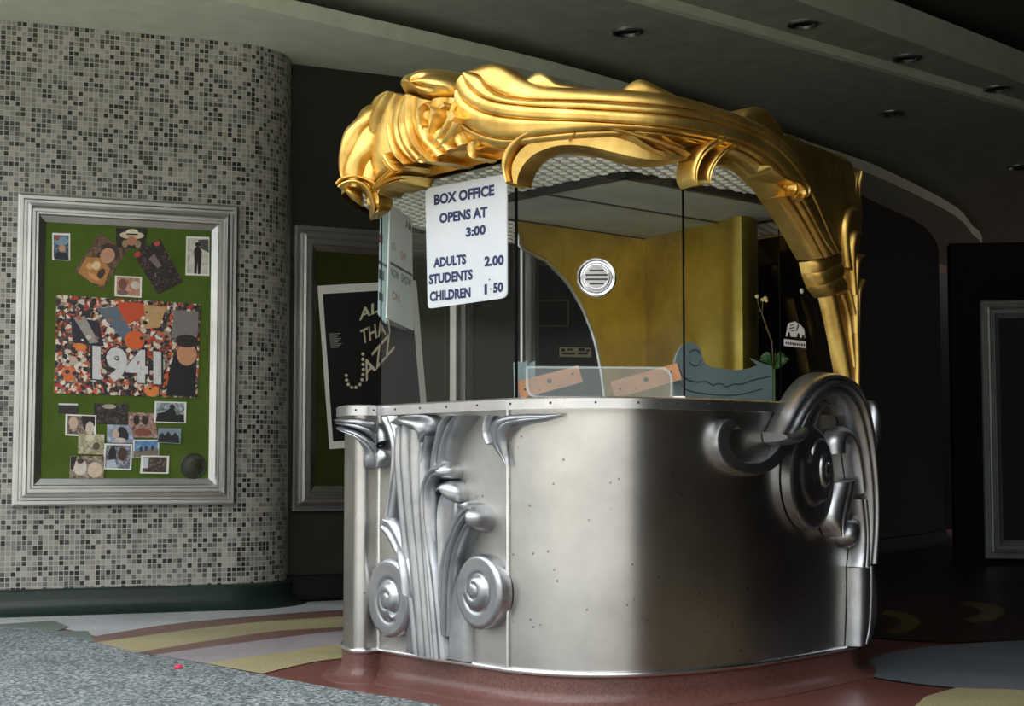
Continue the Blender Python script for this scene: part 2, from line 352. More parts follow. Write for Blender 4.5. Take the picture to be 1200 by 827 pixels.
# profiles --------------------------------------------------------
def dome(t): return max(0, 1-(2*t-1)**2)**.5
def softdome(t): return math.sin(math.pi*t)**.8 if 0 < t < 1 else 0
def flatp(t): return min(1, max(0, min(t, 1-t)/.12))**.6
def ribs(n, d=.35):
    def f(t): return flatp(t)*(1-d)+d*abs(math.sin(n*math.pi*t))**.7*1
    return f
def steps(n, d=.5):                          # overlapping bands: sawtooth ridges with soft faces
    def f(t):
        k = t*n; fr = k-math.floor(k); return dome(t)*(1-d)+d*(math.sin(math.pi*min(1, fr*.5+.5)) if False else (fr**.55)*(1 if fr < .92 else (1-fr)/.08))*flatp(t)
    return f
def cup(t): return flatp(t)*(1-.55*dome(t))
def roll(t): return flatp(t)*(.35+.65*(1-t)**.5)       # thick at E1
def rollb(t): return roll(1-t)
def loft(name, E1, E2, surf, H, prof=dome, parent=None, mat=None, n=28, m=12, base=0.0, back=-.03, env=None, mb=None, tip=None):
    """carved strip between two edge curves given where the photograph shows them"""
    own = mb is None; mb = mb or MB()
    a = [surf.hit(*q) for q in E1]; b = [surf.hit(*q) for q in E2]
    A = cr([(s, z, 0) for s, z in a], n); B = cr([(s, z, 0) for s, z in b], n)
    rows = []; brow = []
    for i in range(n):
        u = i/(n-1); e = env(u) if env else 1
        bs = base(u) if callable(base) else base
        row = []
        for j in range(m+1):
            t = j/m; q = A[i].lerp(B[i], t)
            row.append(surf.at(q.x, q.y, bs+H*e*prof(t)))
        rows.append(row)
    ids = mb.grid(rows)
    ring = [ids[0][j] for j in range(m+1)]+[ids[i][m] for i in range(1, n)]+[ids[n-1][j] for j in range(m-1, -1, -1)]+[ids[i][0] for i in range(n-2, 0, -1)]
    # skirt
    loop = []
    def coord(i, j):
        q = A[i].lerp(B[i], j/m); return surf.at(q.x, q.y, back)
    idx = [(0, j) for j in range(m+1)]+[(i, m) for i in range(1, n)]+[(n-1, j) for j in range(m-1, -1, -1)]+[(i, 0) for i in range(n-2, 0, -1)]
    loop = [mb.vert(coord(i, j)) for i, j in idx]
    for k in range(len(ring)):
        l = (k+1) % len(ring); mb.face((ring[k], ring[l], loop[l], loop[k]))
    mb.face(loop)
    if own: return mb.build(name, mat, parent, 40)
def volute(name, c, surf, R, H, parent, mat, sgn=1, rot=0, eye=.5, n=64, back=-.03, squash=1.0, exc=(.12, .05)):
    """flat scroll boss: bevelled outer plate and a raised snail in its middle"""
    s0, z0 = surf.hit(*c); mb = MB(); rows = []
    rr = [0, .08]+[.14+.86*k/29 for k in range(30)]
    def hgt(r, th):
        w = ((th*sgn+rot)/(2*math.pi)) % 1.0
        g = eye*(.72+.42*w)                                    # edge of the snail grows round the turn
        x = (g-r)/.07; inner = 1/(1+math.exp(-max(-30, min(30, x*2.2))))
        plate = .55-.14*math.exp(-((r-g-.06)/.06)**2)
        h = plate*(1-inner)+inner*(.82+.18*math.cos(min(1, r/eye)*1.5))
        g2 = g*.45; h -= inner*.10*math.exp(-((r-g2)/.04)**2) if w > .25 else 0
        e = max(0, (r-.88)/.12); return h*(1-.5*e**2)
    def pos(r, th):
        k = (1-r)**1.0; return s0+R*(r*math.cos(th)+exc[0]*k), z0+squash*R*(r*math.sin(th)+exc[1]*k)
    for r in rr:
        rows.append([surf.at(*pos(r, 2*math.pi*k/n), H*hgt(r, 2*math.pi*k/n)) for k in range(n)])
    rows.append([surf.at(*pos(1, 2*math.pi*k/n), back) for k in range(n)])
    ids = mb.grid(rows, closed=True); mb.face(ids[-1])
    return mb.build(name, mat, parent, 45)
def multi(name, curves, surf, H, parent, mat, groove=.3, n=56, sub=7, base=0.0, back=-.05, over=(.05, .95), env=None, pw=.5):
    """one carved body running along several traced grooves; bulges softly between them"""
    C_ = [cr([(*surf.hit(*q), 0) for q in c], n) for c in curves]; K = len(C_)-1; mb = MB(); T = []
    for k in range(K):
        for j in range(sub): T.append(k+j/sub)
    T.append(K); rows = []; brow = []
    for i in range(n):
        u = i/(n-1); e = env(u) if env else 1; row = []
        for t in T:
            k = min(K-1, int(t)); f = t-k
            p0, p1, p2, p3 = C_[max(0, k-1)][i], C_[k][i], C_[k+1][i], C_[min(K, k+2)][i]
            q = p1.lerp(p2, f)
            tt = over[0]+(over[1]-over[0])*t/K
            h = dome(tt)*(1-groove)+groove*(abs(math.sin(math.pi*f))**pw if 0 < f < 1 else 0)
            row.append(surf.at(q.x, q.y, base+H*e*h))
        rows.append(row); brow.append([surf.at(C_[0][i].x, C_[0][i].y, back), surf.at(C_[-1][i].x, C_[-1][i].y, back)])
    ids = mb.grid(rows); m = len(T)-1
    L = [mb.vert(b[0]) for b in brow]; Rr = [mb.vert(b[1]) for b in brow]
    for i in range(n-1):
        mb.face((ids[i][0], L[i], L[i+1], ids[i+1][0])); mb.face((ids[i][m], ids[i+1][m], Rr[i+1], Rr[i])); mb.face((L[i], Rr[i], Rr[i+1], L[i+1]))
    for i in (0, n-1): mb.face([L[i]]+[ids[i][j] for j in range(m+1)]+[Rr[i]])
    return mb.build(name, mat, parent, 50)
def blob(name, outline, c, surf, H, parent, mat, n=36, base=0.0, back=-.05, ridge=0, pw=.5):
    """rounded boss filling a traced outline round its centre"""
    O = cr([(*surf.hit(*q), 0) for q in list(outline)+[outline[0]]], n+1)[:-1]; c0 = Vector((*surf.hit(*c), 0)); mb = MB(); rows = []
    for r in [.02, .15, .3, .45, .58, .7, .8, .88, .94, .98, 1]:
        row = []
        for k, o_ in enumerate(O):
            q = c0.lerp(o_, r); h = max(0, 1-r*r)**pw
            if ridge: h *= 1-.16*abs(math.cos(ridge*math.pi*(k/n)))**6*(1-.3*r)
            row.append(surf.at(q.x, q.y, base+H*h))
        rows.append(row)
    rows.append([surf.at(o_.x, o_.y, back) for o_ in O])
    ids = mb.grid(rows, closed=True); mb.face(ids[0]); mb.face(ids[-1]); return mb.build(name, mat, parent, 50)
# ------------------------------------------------------------------ text
_font = None
def text_geo(s, bold=.0):
    cu = bpy.data.curves.new('t', 'FONT'); cu.body = s; cu.size = 1; cu.offset = bold; cu.resolution_u = 3
    o = bpy.data.objects.new('t', cu); COL.objects.link(o); dg = bpy.context.evaluated_depsgraph_get(); dg.update()
    me = o.evaluated_get(dg).to_mesh(); V = [(v.co.x, v.co.y) for v in me.vertices]; Fc = [tuple(p.vertices) for p in me.polygons]
    o.evaluated_get(dg).to_mesh_clear(); bpy.data.objects.remove(o); bpy.data.curves.remove(cu)
    return V, Fc
def text_on(mb, s, p0, p1, hpx, plane, off, bold=.012, shear=0):
    V, Fc = text_geo(s, bold)
    if not V: return
    x0 = min(v[0] for v in V); x1 = max(v[0] for v in V); y0 = min(v[1] for v in V); y1 = max(v[1] for v in V)
    O = plane.hit(*p0); X = plane.hit(*p1)
    dx, dz = X[0]-O[0], X[1]-O[1]
    Y = plane.hit(p0[0]+shear, p0[1]-hpx); ux, uz = Y[0]-O[0], Y[1]-O[1]
    ids = []
    for x, y in V:
        a = (x-x0)/(x1-x0); b = (y-y0)/(y1-y0)
        ids.append(mb.vert(plane.at(O[0]+a*dx+b*ux, O[1]+a*dz+b*uz, off)))
    for f in Fc: mb.face([ids[i] for i in f])
def slab_quad(mb, quad, plane, h0, h1):
    q = [plane.hit(*p) for p in quad]
    mb.hexa([plane.at(s, z, h0) for s, z in q], [plane.at(s, z, h1) for s, z in q])
def round_quad(quad, r=.06, n=5):            # rounded corner quad in pixels
    q = [Vector((p[0], p[1], 0)) for p in quad]; out = []
    for i in range(4):
        p, a, b = q[i], q[i-1], q[(i+1) % 4]
        A = p.lerp(a, r); B = p.lerp(b, r*(p-a).length/max(1e-6, (p-b).length))
        for k in range(n+1):
            t = k/n; out.append(tuple((A*(1-t)**2+p*2*t*(1-t)+B*t*t)[:2]))
    return out
# ================================================================== SETTING
# mosaic wall: straight run then a rounded end
wa = math.radians(21.5)
W1a = Vector((-3.0, 9.45)); w1d = Vector((math.cos(wa), math.sin(wa)))
WP = Plane(W1a, w1d)
plan = []
for k in range(13): plan.append(W1a+w1d*(-2.3+k*(2.3+1.36)/12))
R0 = .47; c0 = plan[-1]+Vector((-w1d.y, w1d.x))*R0
for k in range(1, 21):
    a = wa-math.pi/2+math.radians(112)*k/20
    plan.append(c0+Vector((math.cos(a), math.sin(a)))*R0)
e = (plan[-1]-plan[-2]).normalized(); plan.append(plan[-1]+e*.5)
W1 = Wall(plan)
mb = MB(); ZT = 3.9
rows = [[W1.at(s, z) for z in (.12, 1.0, 2.0, 3.0, ZT)] for s in W1.s]
mb.grid(rows)
o = struct(mb.build('wall_left', M['mosaic'], None, 60))
uvl = o.data.uv_layers.new(name='tile')
zs = (.12, 1.0, 2.0, 3.0, ZT); ns = len(W1.s)
for p in o.data.polygons:
    for li in p.loop_indices:
        vi = o.data.loops[li].vertex_index; uvl.data[li].uv = (W1.s[vi//5]+7.3, zs[vi % 5]+3.3)
# terrazzo cove at its foot
def cove(name, surf_s, at, ztop, flare, mat, rows_extra=True):
    prof = [(.006, ztop), (.03, ztop-.012), (.034, ztop*.62), (.04, ztop*.4), (.055, ztop*.22), (.085, ztop*.09), (flare, .004), (flare, -.02)]
    mb = MB(); mb.grid([[at(s, z, h) for h, z in prof] for s in surf_s]); return struct(mb.build(name, mat, None, 50))
cove('baseboard_left', W1.s, lambda s, z, h: W1.at(s, z, h), .15, .13, M['cove'])
# recess wall (olive) carrying the further cases: bends away into the dark
ra = math.radians(27); RA = Vector((-1.414, 10.5)); RD = Vector((math.cos(ra), math.sin(ra)))
RP = Plane(RA, RD)
rp = [RA+RD*-.03+Vector((-.25,1.0)), RA+RD*-.03]+[RA+RD*k*.35 for k in range(0, 9)]
rp += [Vector(q[:2]) for q in cr([(rp[-1].x, rp[-1].y, 0), (2.1, 13.1, 0), (3.59, 15.97, 0), (4.46, 17.5, 0), (5.14, 19.4, 0), (5.5, 21.0, 0)], 16)[1:]]
W2 = Wall(rp)
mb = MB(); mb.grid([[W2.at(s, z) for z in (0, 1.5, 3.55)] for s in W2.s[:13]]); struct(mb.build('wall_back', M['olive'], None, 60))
mb = MB(); mb.grid([[W2.at(s, z) for z in (0, 1.5, 3.55)] for s in W2.s[12:]]); struct(mb.build('wall_back', M['darkwall'], None, 60))  # far stretch of the same wall, its darkness put into the colour
cove('baseboard_back', W2.s, lambda s, z, h: W2.at(s, z, h), .17, .06, M['darkwall'])
# ceiling: soffit, fascia with a shadow gap, stepped ceilings
ZS, ZF, ZC1, ZC2, ZC3 = 3.50, 3.60, 3.70, 3.76, 4.05
fas = [(-7.5, 3.6), (-5.0, 5.9), (-2.9, 7.9), (-1.17, 9.52), (.59, 11.2), (2.79, 13.93), (3.57, 15.06), (4.63, 16.9), (5.17, 18.2), (5.62, 19.4), (5.9, 22)]
fas = [Vector(q[:2]) for q in cr([(x, y, 0) for x, y in fas], 50)]
FA = Wall(fas)                               # outward normal points towards the camera side
back_edge = [Vector((p.x-3.2, p.y+3.2)) for p in fas]
mb = MB(); mb.grid([[Vector((*p, ZS)), Vector((*(q-(q-p)*.0), ZS))] for p, q in zip(back_edge, FA.offset(.03))])
mb.grid([[Vector((*p, ZS)), Vector((*p, ZF))] for p in FA.offset(.03)])
mb.grid([[Vector((*p, ZF)), Vector((*q, ZF))] for p, q in zip(FA.offset(.03), FA.offset(-.35))])
struct(mb.build('trim_1', M['soffit'], None, 30))
mb = MB(); mb.grid([[Vector((*p, ZF-.005)), Vector((*p, ZC1+.02))] for p in FA.offset(-.34)]); struct(mb.build('trim_2', M['darkwall'], None, 30))  # back of the gap, coloured near black for its shade
def edge_curve(pix, z, ext0, ext1, n=40):
    P = [G(x, y, z) for x, y in pix]; P = [Vector((p.x, p.y, 0)) for p in P]
    P = [P[0]+(P[0]-P[1]).normalized()*ext0]+P+[P[-1]+(P[-1]-P[-2]).normalized()*ext1]
    return [Vector(q[:2]) for q in cr(P, n)]
sb = edge_curve([(752, 2), (900, 44), (1050, 86), (1198, 128)], ZC1, 9, 14)
sc3 = edge_curve([(948, 2), (1060, 43), (1198, 94)], ZC2, 10, 14)
mb = MB(); fo = FA.offset(-.35)
B = [Vector(q[:2]) for q in cr([(p.x, p.y, 0) for p in sb], 50)]
mb.grid([[Vector((*p, ZC1)), Vector((*p.lerp(q, .5), ZC1)), Vector((*q, ZC1))] for p, q in zip(fo, B)])
struct(mb.build('ceiling', M['ceil'], None, 30))
mb = MB(); mb.grid([[Vector((*p, ZC1)), Vector((*p, ZC2))] for p in B]); SB = Wall(B)
Bo = SB.offset(.015)
mb = MB(); mb.grid([[Vector((*p, ZC1-.004)), Vector((*q, ZC1-.004)), Vector((*q, ZC2))] for p, q in zip(SB.offset(-.035), SB.offset(.03))])
struct(mb.build('trim_3', M['soffit'], None, 30))
C_ = [Vector(q[:2]) for q in cr([(p.x, p.y, 0) for p in sc3], 50)]; SC = Wall(C_)
mb = MB(); mb.grid([[Vector((*p, ZC2)), Vector((*q, ZC2))] for p, q in zip(Bo, C_)]); struct(mb.build('ceiling', M['ceil'], None, 30))
mb = MB(); mb.grid([[Vector((*p, ZC2-.01)), Vector((*q, ZC2-.01)), Vector((*q, ZC3-.08)), Vector((*r, ZC3-.08)), Vector((*r, ZC3+.02))] for p, q, r in zip(SC.offset(-.02), SC.offset(.02), SC.offset(-.2))])
struct(mb.build('trim_4', M['soffit'], None, 30))
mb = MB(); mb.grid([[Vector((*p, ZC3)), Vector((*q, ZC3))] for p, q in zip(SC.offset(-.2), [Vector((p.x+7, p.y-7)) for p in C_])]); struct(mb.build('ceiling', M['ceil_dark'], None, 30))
def clip_front(o, a, b):
    bm = bmesh.new(); bm.from_mesh(o.data); a, b = Vector(a), Vector(b); d = b-a
    bmesh.ops.bisect_plane(bm, geom=bm.verts[:]+bm.edges[:]+bm.faces[:], plane_co=(a.x, a.y, 0), plane_no=(d.y, -d.x, 0), clear_outer=True)
    bm.to_mesh(o.data); bm.free()
for o_ in [o_ for o_ in bpy.data.objects if o_.name.startswith(('ceiling', 'trim_'))]: clip_front(o_, (-4, 8.0), (6, 1.0))
# unseen dark right wall, shaped to block light, and the cross wall with the door
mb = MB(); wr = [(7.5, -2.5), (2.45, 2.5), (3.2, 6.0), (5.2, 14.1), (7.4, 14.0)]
mb.hexa([(x, y, 0) for x, y in wr], [(x, y, 4.2) for x, y in wr]); struct(mb.build('wall_right_blocker', M['darkwall'], None, 0))
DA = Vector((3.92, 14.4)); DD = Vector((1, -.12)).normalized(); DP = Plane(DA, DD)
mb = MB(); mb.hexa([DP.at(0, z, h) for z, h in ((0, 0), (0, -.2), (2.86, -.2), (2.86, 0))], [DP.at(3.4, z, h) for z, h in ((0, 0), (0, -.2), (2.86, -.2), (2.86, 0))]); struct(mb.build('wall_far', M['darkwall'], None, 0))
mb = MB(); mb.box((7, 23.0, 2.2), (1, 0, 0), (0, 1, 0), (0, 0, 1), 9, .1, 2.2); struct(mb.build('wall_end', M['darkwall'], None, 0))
# floor: dark terrazzo with inlaid bands
mb = MB()
mb.poly([(-60, -60, -.001), (60, -60, -.001), (60, 30, -.001), (-60, 30, -.001)])
fm = [M['t_red'], M['t_walk'], M['t_green'], M['t_light'], M['t_brown'], M['t_tan'], M['t_lilac'], M['t_dark'], M['t_grey'], M['t_olive'], M['t_bounce']]
lev = [0]
def inlay(pix, mi, smooth=False):
    lev[0] += 1; z = .0004*lev[0]; mb.cur = mi
    mb.poly([G(x, y, z) for x, y in pix])
def lo(pts, n=14): return [tuple(q[:2]) for q in cr([(x, y, 0) for x, y in pts], n)]
top = lo([(-60, 722), (0, 715), (210, 706), (400, 697), (560, 690)])
b1 = lo([(600, 706), (400, 714.5), (300, 721.5), (200, 731), (112, 745)])
b2 = lo([(600, 711), (400, 722), (300, 729), (210, 739), (109, 753)])
b3 = lo([(600, 722), (400, 734.5), (319, 739.5), (240, 751), (161, 764)])
b4 = lo([(600, 727), (400, 739), (330, 747), (262, 755.5), (180, 767)])
b5 = lo([(600, 742), (400, 754), (341, 762.6), (285, 770), (240, 777)])
b6 = lo([(600, 758), (400, 771), (337, 782), (307, 789)])
walk = [(112, 752), (161, 764), (180, 767.5), (240, 777.5), (307, 790), (390, 805.5), (470, 818), (520, 827), (560, 836)]
inlay(top+b1+[(100, 742), (60, 733), (-60, 742)], 3)
inlay(b1[::-1][0:1]+[b1[-1]]+[(109, 753)]+[] if False else b1[::-1]+b2, 4)
inlay(b2[::-1]+b3, 5)
inlay(b3[::-1]+b4, 4)
inlay(b4[::-1]+b5, 6)
inlay([(285, 770), (341, 762.6), (400, 754), (600, 742)]+[(600, 746), (400, 758.5), (338, 767.5), (300, 771.5)], 4)
inlay(b5[::-1]+b6, 5)
inlay([(-400, 780), (-60, 733), (0, 731), (62, 727), (81, 734), (67, 739), (103, 739), (112, 752), (60, 752), (-60, 760)], 2)
# pavement outside
lev[0] += 1; zz = .0004*lev[0]; mb.cur = 1
wk = [G(x, y, zz) for x, y in [(0, 735.5), (30, 735), (60, 741)]+walk]
mb.poly([Vector((-60, 4, zz)), Vector((-7, 8.1, zz))]+wk+[Vector((.5, 4.9, zz)), Vector((3.0, 3.6, zz)), Vector((8, -8, zz)), Vector((60, -60, zz)), Vector((-60, -60, zz))])
lev[0] += 1; zz = .0004*lev[0]; mb.cur = 10  # unseen pale ground added to bounce light up to the ceiling
mb.poly([Vector((-60, 2.6, zz)), Vector((-5, 4.4, zz)), Vector((1.5, 3.2, zz)), Vector((3, 2.6, zz)), Vector((8, -2, zz)), Vector((60, -50, zz)), Vector((-60, -60, zz))])
# right side pattern
inlay(lo([(1000, 900), (1090, 812), (1150, 806), (1320, 795)], 10)+[(1500, 900)], 5)
inlay(lo([(1003, 789), (1028, 768), (1090, 757), (1200, 750), (1320, 746)], 14)+lo([(1320, 822), (1200, 808), (1130, 806), (1060, 799), (1003, 789)], 12), 8)
inlay(lo([(985, 743), (1100, 752), (1200, 749), (1320, 745)], 8)+[(1320, 690), (1100, 676), (985, 690)], 7)
inlay([(985, 690), (1100, 676), (1320, 690), (1400, 640), (1100, 640), (900, 640)], 7)
def crescent(cx_, cy_, w, h, th):
    o_ = []; i_ = []
    for k in range(15):
        a = math.radians(-80+150*k/14)
        o_.append((cx_+w*math.cos(a), cy_-h*math.sin(a)*-1)); i_.append((cx_+(w-th)*math.cos(a)-2, cy_+h*.62*math.sin(a)))
    return o_+i_[::-1]
inlay(crescent(1030, 729, 48, 15, 20), 9)
inlay(crescent(1120, 717, 58, 13, 26), 9)
struct(mb.build('floor', fm, None, 0))
# ------------------------------------------------------------------ door frame at the far right
def frame_sweep(mb, plane, corners, prof):
    """mitred frame: corners (s,z) list of 4 going round, prof = (inset, height)"""
    cs = sum(c[0] for c in corners)/4; cz = sum(c[1] for c in corners)/4
    rows = []
    for s, z in corners:
        sx = 1 if s < cs else -1; sz = 1 if z < cz else -1
        rows.append([plane.at(s+sx*i, z+sz*i, h) for i, h in prof])
    for k in range(4):
        a, b = rows[k], rows[(k+1) % 4]; mb.grid([a, b])
FPROF = [(0, -.01), (0, .035), (.012, .045), (.03, .045), (.036, .03), (.05, .03), (.056, .062), (.072, .066), (.08, .055), (.084, .035), (.10, .035), (.106, .048), (.118, .048), (.124, .03), (.16, .012), (.16, -.01)]
dr = struct(bpy.data.objects.new('door_1', None)); COL.objects.link(dr); WL['door_1'] = Vector((0, 0, 0))
s0, z0 = DP.hit(1154, 655)
mb = MB(); frame_sweep(mb, DP, [(s0, .06), (s0+1.5, .06), (s0+1.5, 2.34), (s0, 2.34)], [(a, h+.012) for a, h in FPROF]); mb.build('door_frame', M['bronze'], dr, 25)
mb = MB(); mb.hexa([DP.at(s0+.16, z, .012) for z in (.1, 2.2)]+[DP.at(s0+1.34, z, .012) for z in (2.2, .1)], [DP.at(s0+.16, z, .02) for z in (.1, 2.2)]+[DP.at(s0+1.34, z, .02) for z in (2.2, .1)]); mb.build('door_leaf', M['black'], dr, 0)
# ------------------------------------------------------------------ display cases
def case(name, plane, corners, loc_s, label, felt, glassy=True):
    t = thing(name, plane.at(loc_s, corners[0][1], 0), label, 'display case', 'aluminium poster display cases')
    mb = MB(); frame_sweep(mb, plane, corners, FPROF); mb.build('frame', M['frame'], t, 25)
    (a, z0), (b, _), (_, z1), _ = corners
    mb = MB(); mb.hexa([plane.at(a+.15, z0+.15, -.005), plane.at(b-.15, z0+.15, -.005), plane.at(b-.15, z1-.15, -.005), plane.at(a+.15, z1-.15, -.005)],
                       [plane.at(a+.15, z0+.15, .006), plane.at(b-.15, z0+.15, .006), plane.at(b-.15, z1-.15, .006), plane.at(a+.15, z1-.15, .006)]); mb.build('backing_board', felt, t, 0)
    return t
def wallrect(plane, tl, br):
    s0, z1 = plane.hit(*tl); s1, z0 = plane.hit(*br); return [(s0, z0), (s1, z0), (s1, z1), (s0, z1)]
c1 = wallrect(WP, (21, 227), (274, 591))
case('display_case', WP, c1, c1[0][0]+.6, 'aluminium poster case with green felt on grey mosaic wall', M['felt'])
c2 = wallrect(RP, (343.5, 264), (551, 596))
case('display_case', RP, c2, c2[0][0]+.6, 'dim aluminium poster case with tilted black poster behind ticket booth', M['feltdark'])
c3_ = wallrect(RP, (607, 300), (760, 600)); c3_ = [(c3_[0][0], c2[0][1]), (c3_[0][0]+1.22, c2[0][1]), (c3_[0][0]+1.22, c2[2][1]), (c3_[0][0], c2[2][1])]
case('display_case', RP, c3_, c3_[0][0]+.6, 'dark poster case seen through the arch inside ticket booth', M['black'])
# black notice and small label in that case
mb = MB(); q = [(627, 352), (665, 352), (665, 382), (627, 382)]
for k in range(4):
    a, b = Vector((*q[k], 0)), Vector((*q[(k+1) % 4], 0)); nn = Vector((-(b-a).y, (b-a).x, 0)).normalized()*.5
    slab_quad(mb, [tuple((a+nn)[:2]), tuple((b+nn)[:2]), tuple((b-nn)[:2]), tuple((a-nn)[:2])], RP, .0085, .0125)
mb.cur = 1; slab_quad(mb, q, RP, .0068, .0115)
tag(mb.build('notice_card', [flat((120, 112, 70)), M['black']], None, 0), 'black card with thin pale outline seen through booth arch', 'notice')
mb = MB(); slab_quad(mb, [(655, 407), (692, 407.5), (692, 418.5), (655, 418)], RP, .007, .011); mb.cur = 1
for x0, x1, y0, y1 in ((657, 661, 408.5, 412), (664, 670, 408.5, 411), (677, 684, 408, 411.5), (686, 690, 409.5, 412), (658, 673, 413, 415.5), (676, 688, 412.8, 415.5)): slab_quad(mb, [(x0, y0), (x1, y0), (x1, y1), (x0, y1)], RP, .01, .0125)
tag(mb.build('caption_strip', [flat((180, 172, 130)), M['black']], None, 0), 'small tan caption strip below black card behind booth arch', 'label')
# black film poster in second case
mb = MB(); pq = [(371.5, 335), (487, 328.5), (503, 519), (385.5, 526)]
slab_quad(mb, pq, RP, .008, .011); mb.cur = 1
slab_quad(mb, [(377.5, 344.5), (480.5, 338.5), (495, 510), (389.5, 517)], RP, .0105, .0125); mb.cur = 2
text_on(mb, 'ALL', (420, 376), (452, 361), 13, RP, .014, .02)
text_on(mb, 'THAT', (423, 404), (460, 388), 17, RP, .014, .01, shear=-2)
text_on(mb, 'AZZ', (428, 447), (462, 408), 19, RP, .014, .012, shear=-6)
for x, y in [(424.5, 415), (424.5, 421), (424.7, 427), (425, 433), (424.5, 439), (423.5, 445), (421, 450.5), (416.5, 454), (411.5, 454), (407.5, 450.5), (405.5, 445.5), (405, 440)]:
    s, z = RP.hit(x, y); mb.disc(RP.at(s, z, .0125), RP.nrm(), [(.012, 0), (.011, .004), (.004, .008)], 10)
mb.cur = 3
for k in range(9): slab_quad(mb, [(384.5+k*.3, 391+k*2), (398-(k % 3)*2+k*.3, 390.2+k*2), (398-(k % 3)*2+k*.3, 391.2+k*2), (384.5+k*.3, 392+k*2)], RP, .0125, .0135)
tag(mb.build('film_poster', [M['paper'], M['black'], M['cream'], flat((150, 150, 140))], None, 0), 'tilted black poster with white border and slanted cream lettering', 'poster')
# ------------------------------------------------------------------ photographs pinned in the first case
lay = [0]
def photo(name, quad, base, patches, label, border=None, group='photographs pinned to the green felt', cat='photo'):
    lay[0] += 1; h = .0075+.0004*lay[0]
    mb = MB(); mats = [M['paper'] if border else base]
    slab_quad(mb, quad, WP, h-.0016, h)
    Q = [Vector((*p, 0)) for p in quad]
    def uv(u, v): return tuple((Q[0].lerp(Q[1], u).lerp(Q[3].lerp(Q[2], u), v))[:2])
    hh = h+.0003
    if border:
        mats.append(base); mb.cur = 1; b = border
        mb.poly([WP.P(*uv(u, v), hh) for u, v in ((b, b), (1-b, b), (1-b, 1-b), (b, 1-b))])
    for i, (kind, rgb, *a) in enumerate(patches):
        mats.append(flat(rgb)); mb.cur = len(mats)-1; hh = h+.0006+.0001*i
        if kind == 'e': pts = [(a[0]+a[2]*math.cos(2*math.pi*k/14), a[1]+a[3]*math.sin(2*math.pi*k/14)) for k in range(14)]
        else: pts = a[0]
        mb.poly([WP.P(*uv(min(.99, max(.01, u)), min(.99, max(.01, v))), hh) for u, v in pts])
    return tag(mb.build(name, mats, None, 0), label, cat, group)
P_ = lambda s, *c: printed('photo_print_%d' % s, list(c), 26+s % 5*6, s)
skin = (190, 140, 110)
photo('portrait_photo', [(61, 273), (82, 273.5), (82, 305.5), (61, 304.5)], P_(1, (30, 40, 56), (70, 90, 110), (150, 160, 170)), [('e', (120, 150, 170), .5, .3, .42, .16), ('e', skin, .55, .56, .2, .14), ('p', (26, 30, 44), [(.1, .98), (.2, .72), (.8, .7), (.95, .98)]), ('e', (150, 70, 50), .28, .18, .14, .1)], 'small bluish portrait photo in upper left corner of green felt', .08)
photo('tilted_photo', [(116, 273.5), (149, 293), (120, 340.5), (87, 318)], P_(2, (48, 34, 26), (90, 64, 44), (128, 96, 70)), [('p', (176, 120, 62), [(.1, .98), (.06, .6), (.4, .45), (.85, .52), (.95, .9), (.6, .99)]), ('e', (60, 38, 28), .58, .22, .3, .17), ('e', skin, .58, .32, .22, .17), ('e', (212, 170, 110), .3, .72, .1, .07), ('e', (226, 196, 150), .45, .63, .12, .1), ('e', (64, 40, 26), .7, .72, .1, .12), ('e', (206, 150, 90), .55, .86, .2, .05)], 'large tilted brown photo of a laughing person at upper left')
photo('hat_photo', [(135.5, 267), (172.5, 268), (170, 291.5), (136, 290)], P_(3, (20, 18, 16), (40, 34, 28)), [('e', (206, 192, 160), .52, .36, .4, .2), ('e', (222, 210, 182), .52, .2, .2, .16), ('p', (26, 24, 22), [(.34, .27), (.7, .27), (.7, .35), (.34, .35)]), ('e', (176, 120, 90), .52, .64, .17, .24), ('e', (150, 128, 90), .3, .8, .1, .2), ('e', (150, 128, 90), .74, .8, .1, .2)], 'dark photo of a face under wide cream hat, top centre')
photo('tilted_photo', [(155.5, 297), (187, 280), (214, 330), (185, 345)], P_(4, (16, 14, 16), (34, 26, 28), (90, 60, 56), (200, 180, 170)), [('e', (176, 60, 44), .1, .06, .12, .06), ('e', (190, 70, 50), .85, .05, .1, .06), ('p', (120, 104, 100), [(.36, .25), (.6, .22), (.62, .5), (.45, .52)])], 'large tilted black photo with red spots at upper right')
photo('standing_photo', [(218, 277), (245, 278), (245, 323.5), (217, 322.5)], P_(5, (176, 172, 160), (200, 196, 184), (216, 210, 200)), [('p', (70, 76, 70), [(.5, .08), (.96, .06), (.98, .4), (.62, .3)]), ('p', (24, 22, 22), [(.34, .35), (.42, .26), (.58, .26), (.68, .4), (.66, .62), (.62, .96), (.52, .96), (.5, .66), (.46, .96), (.36, .95), (.36, .6)]), ('e', (40, 30, 26), .5, .2, .12, .06)], 'pale photo of a standing figure in black, upper right corner', .05)
photo('orange_photo', [(134.5, 323), (166, 324.5), (165.5, 349), (134, 347)], P_(6, (150, 100, 80), (190, 140, 110), (206, 170, 140)), [('e', (120, 70, 56), .3, .4, .16, .28), ('e', (206, 190, 180), .76, .42, .16, .2), ('e', (120, 90, 90), .3, .8, .2, .14)], 'small orange photo just above the big collage poster', .07)
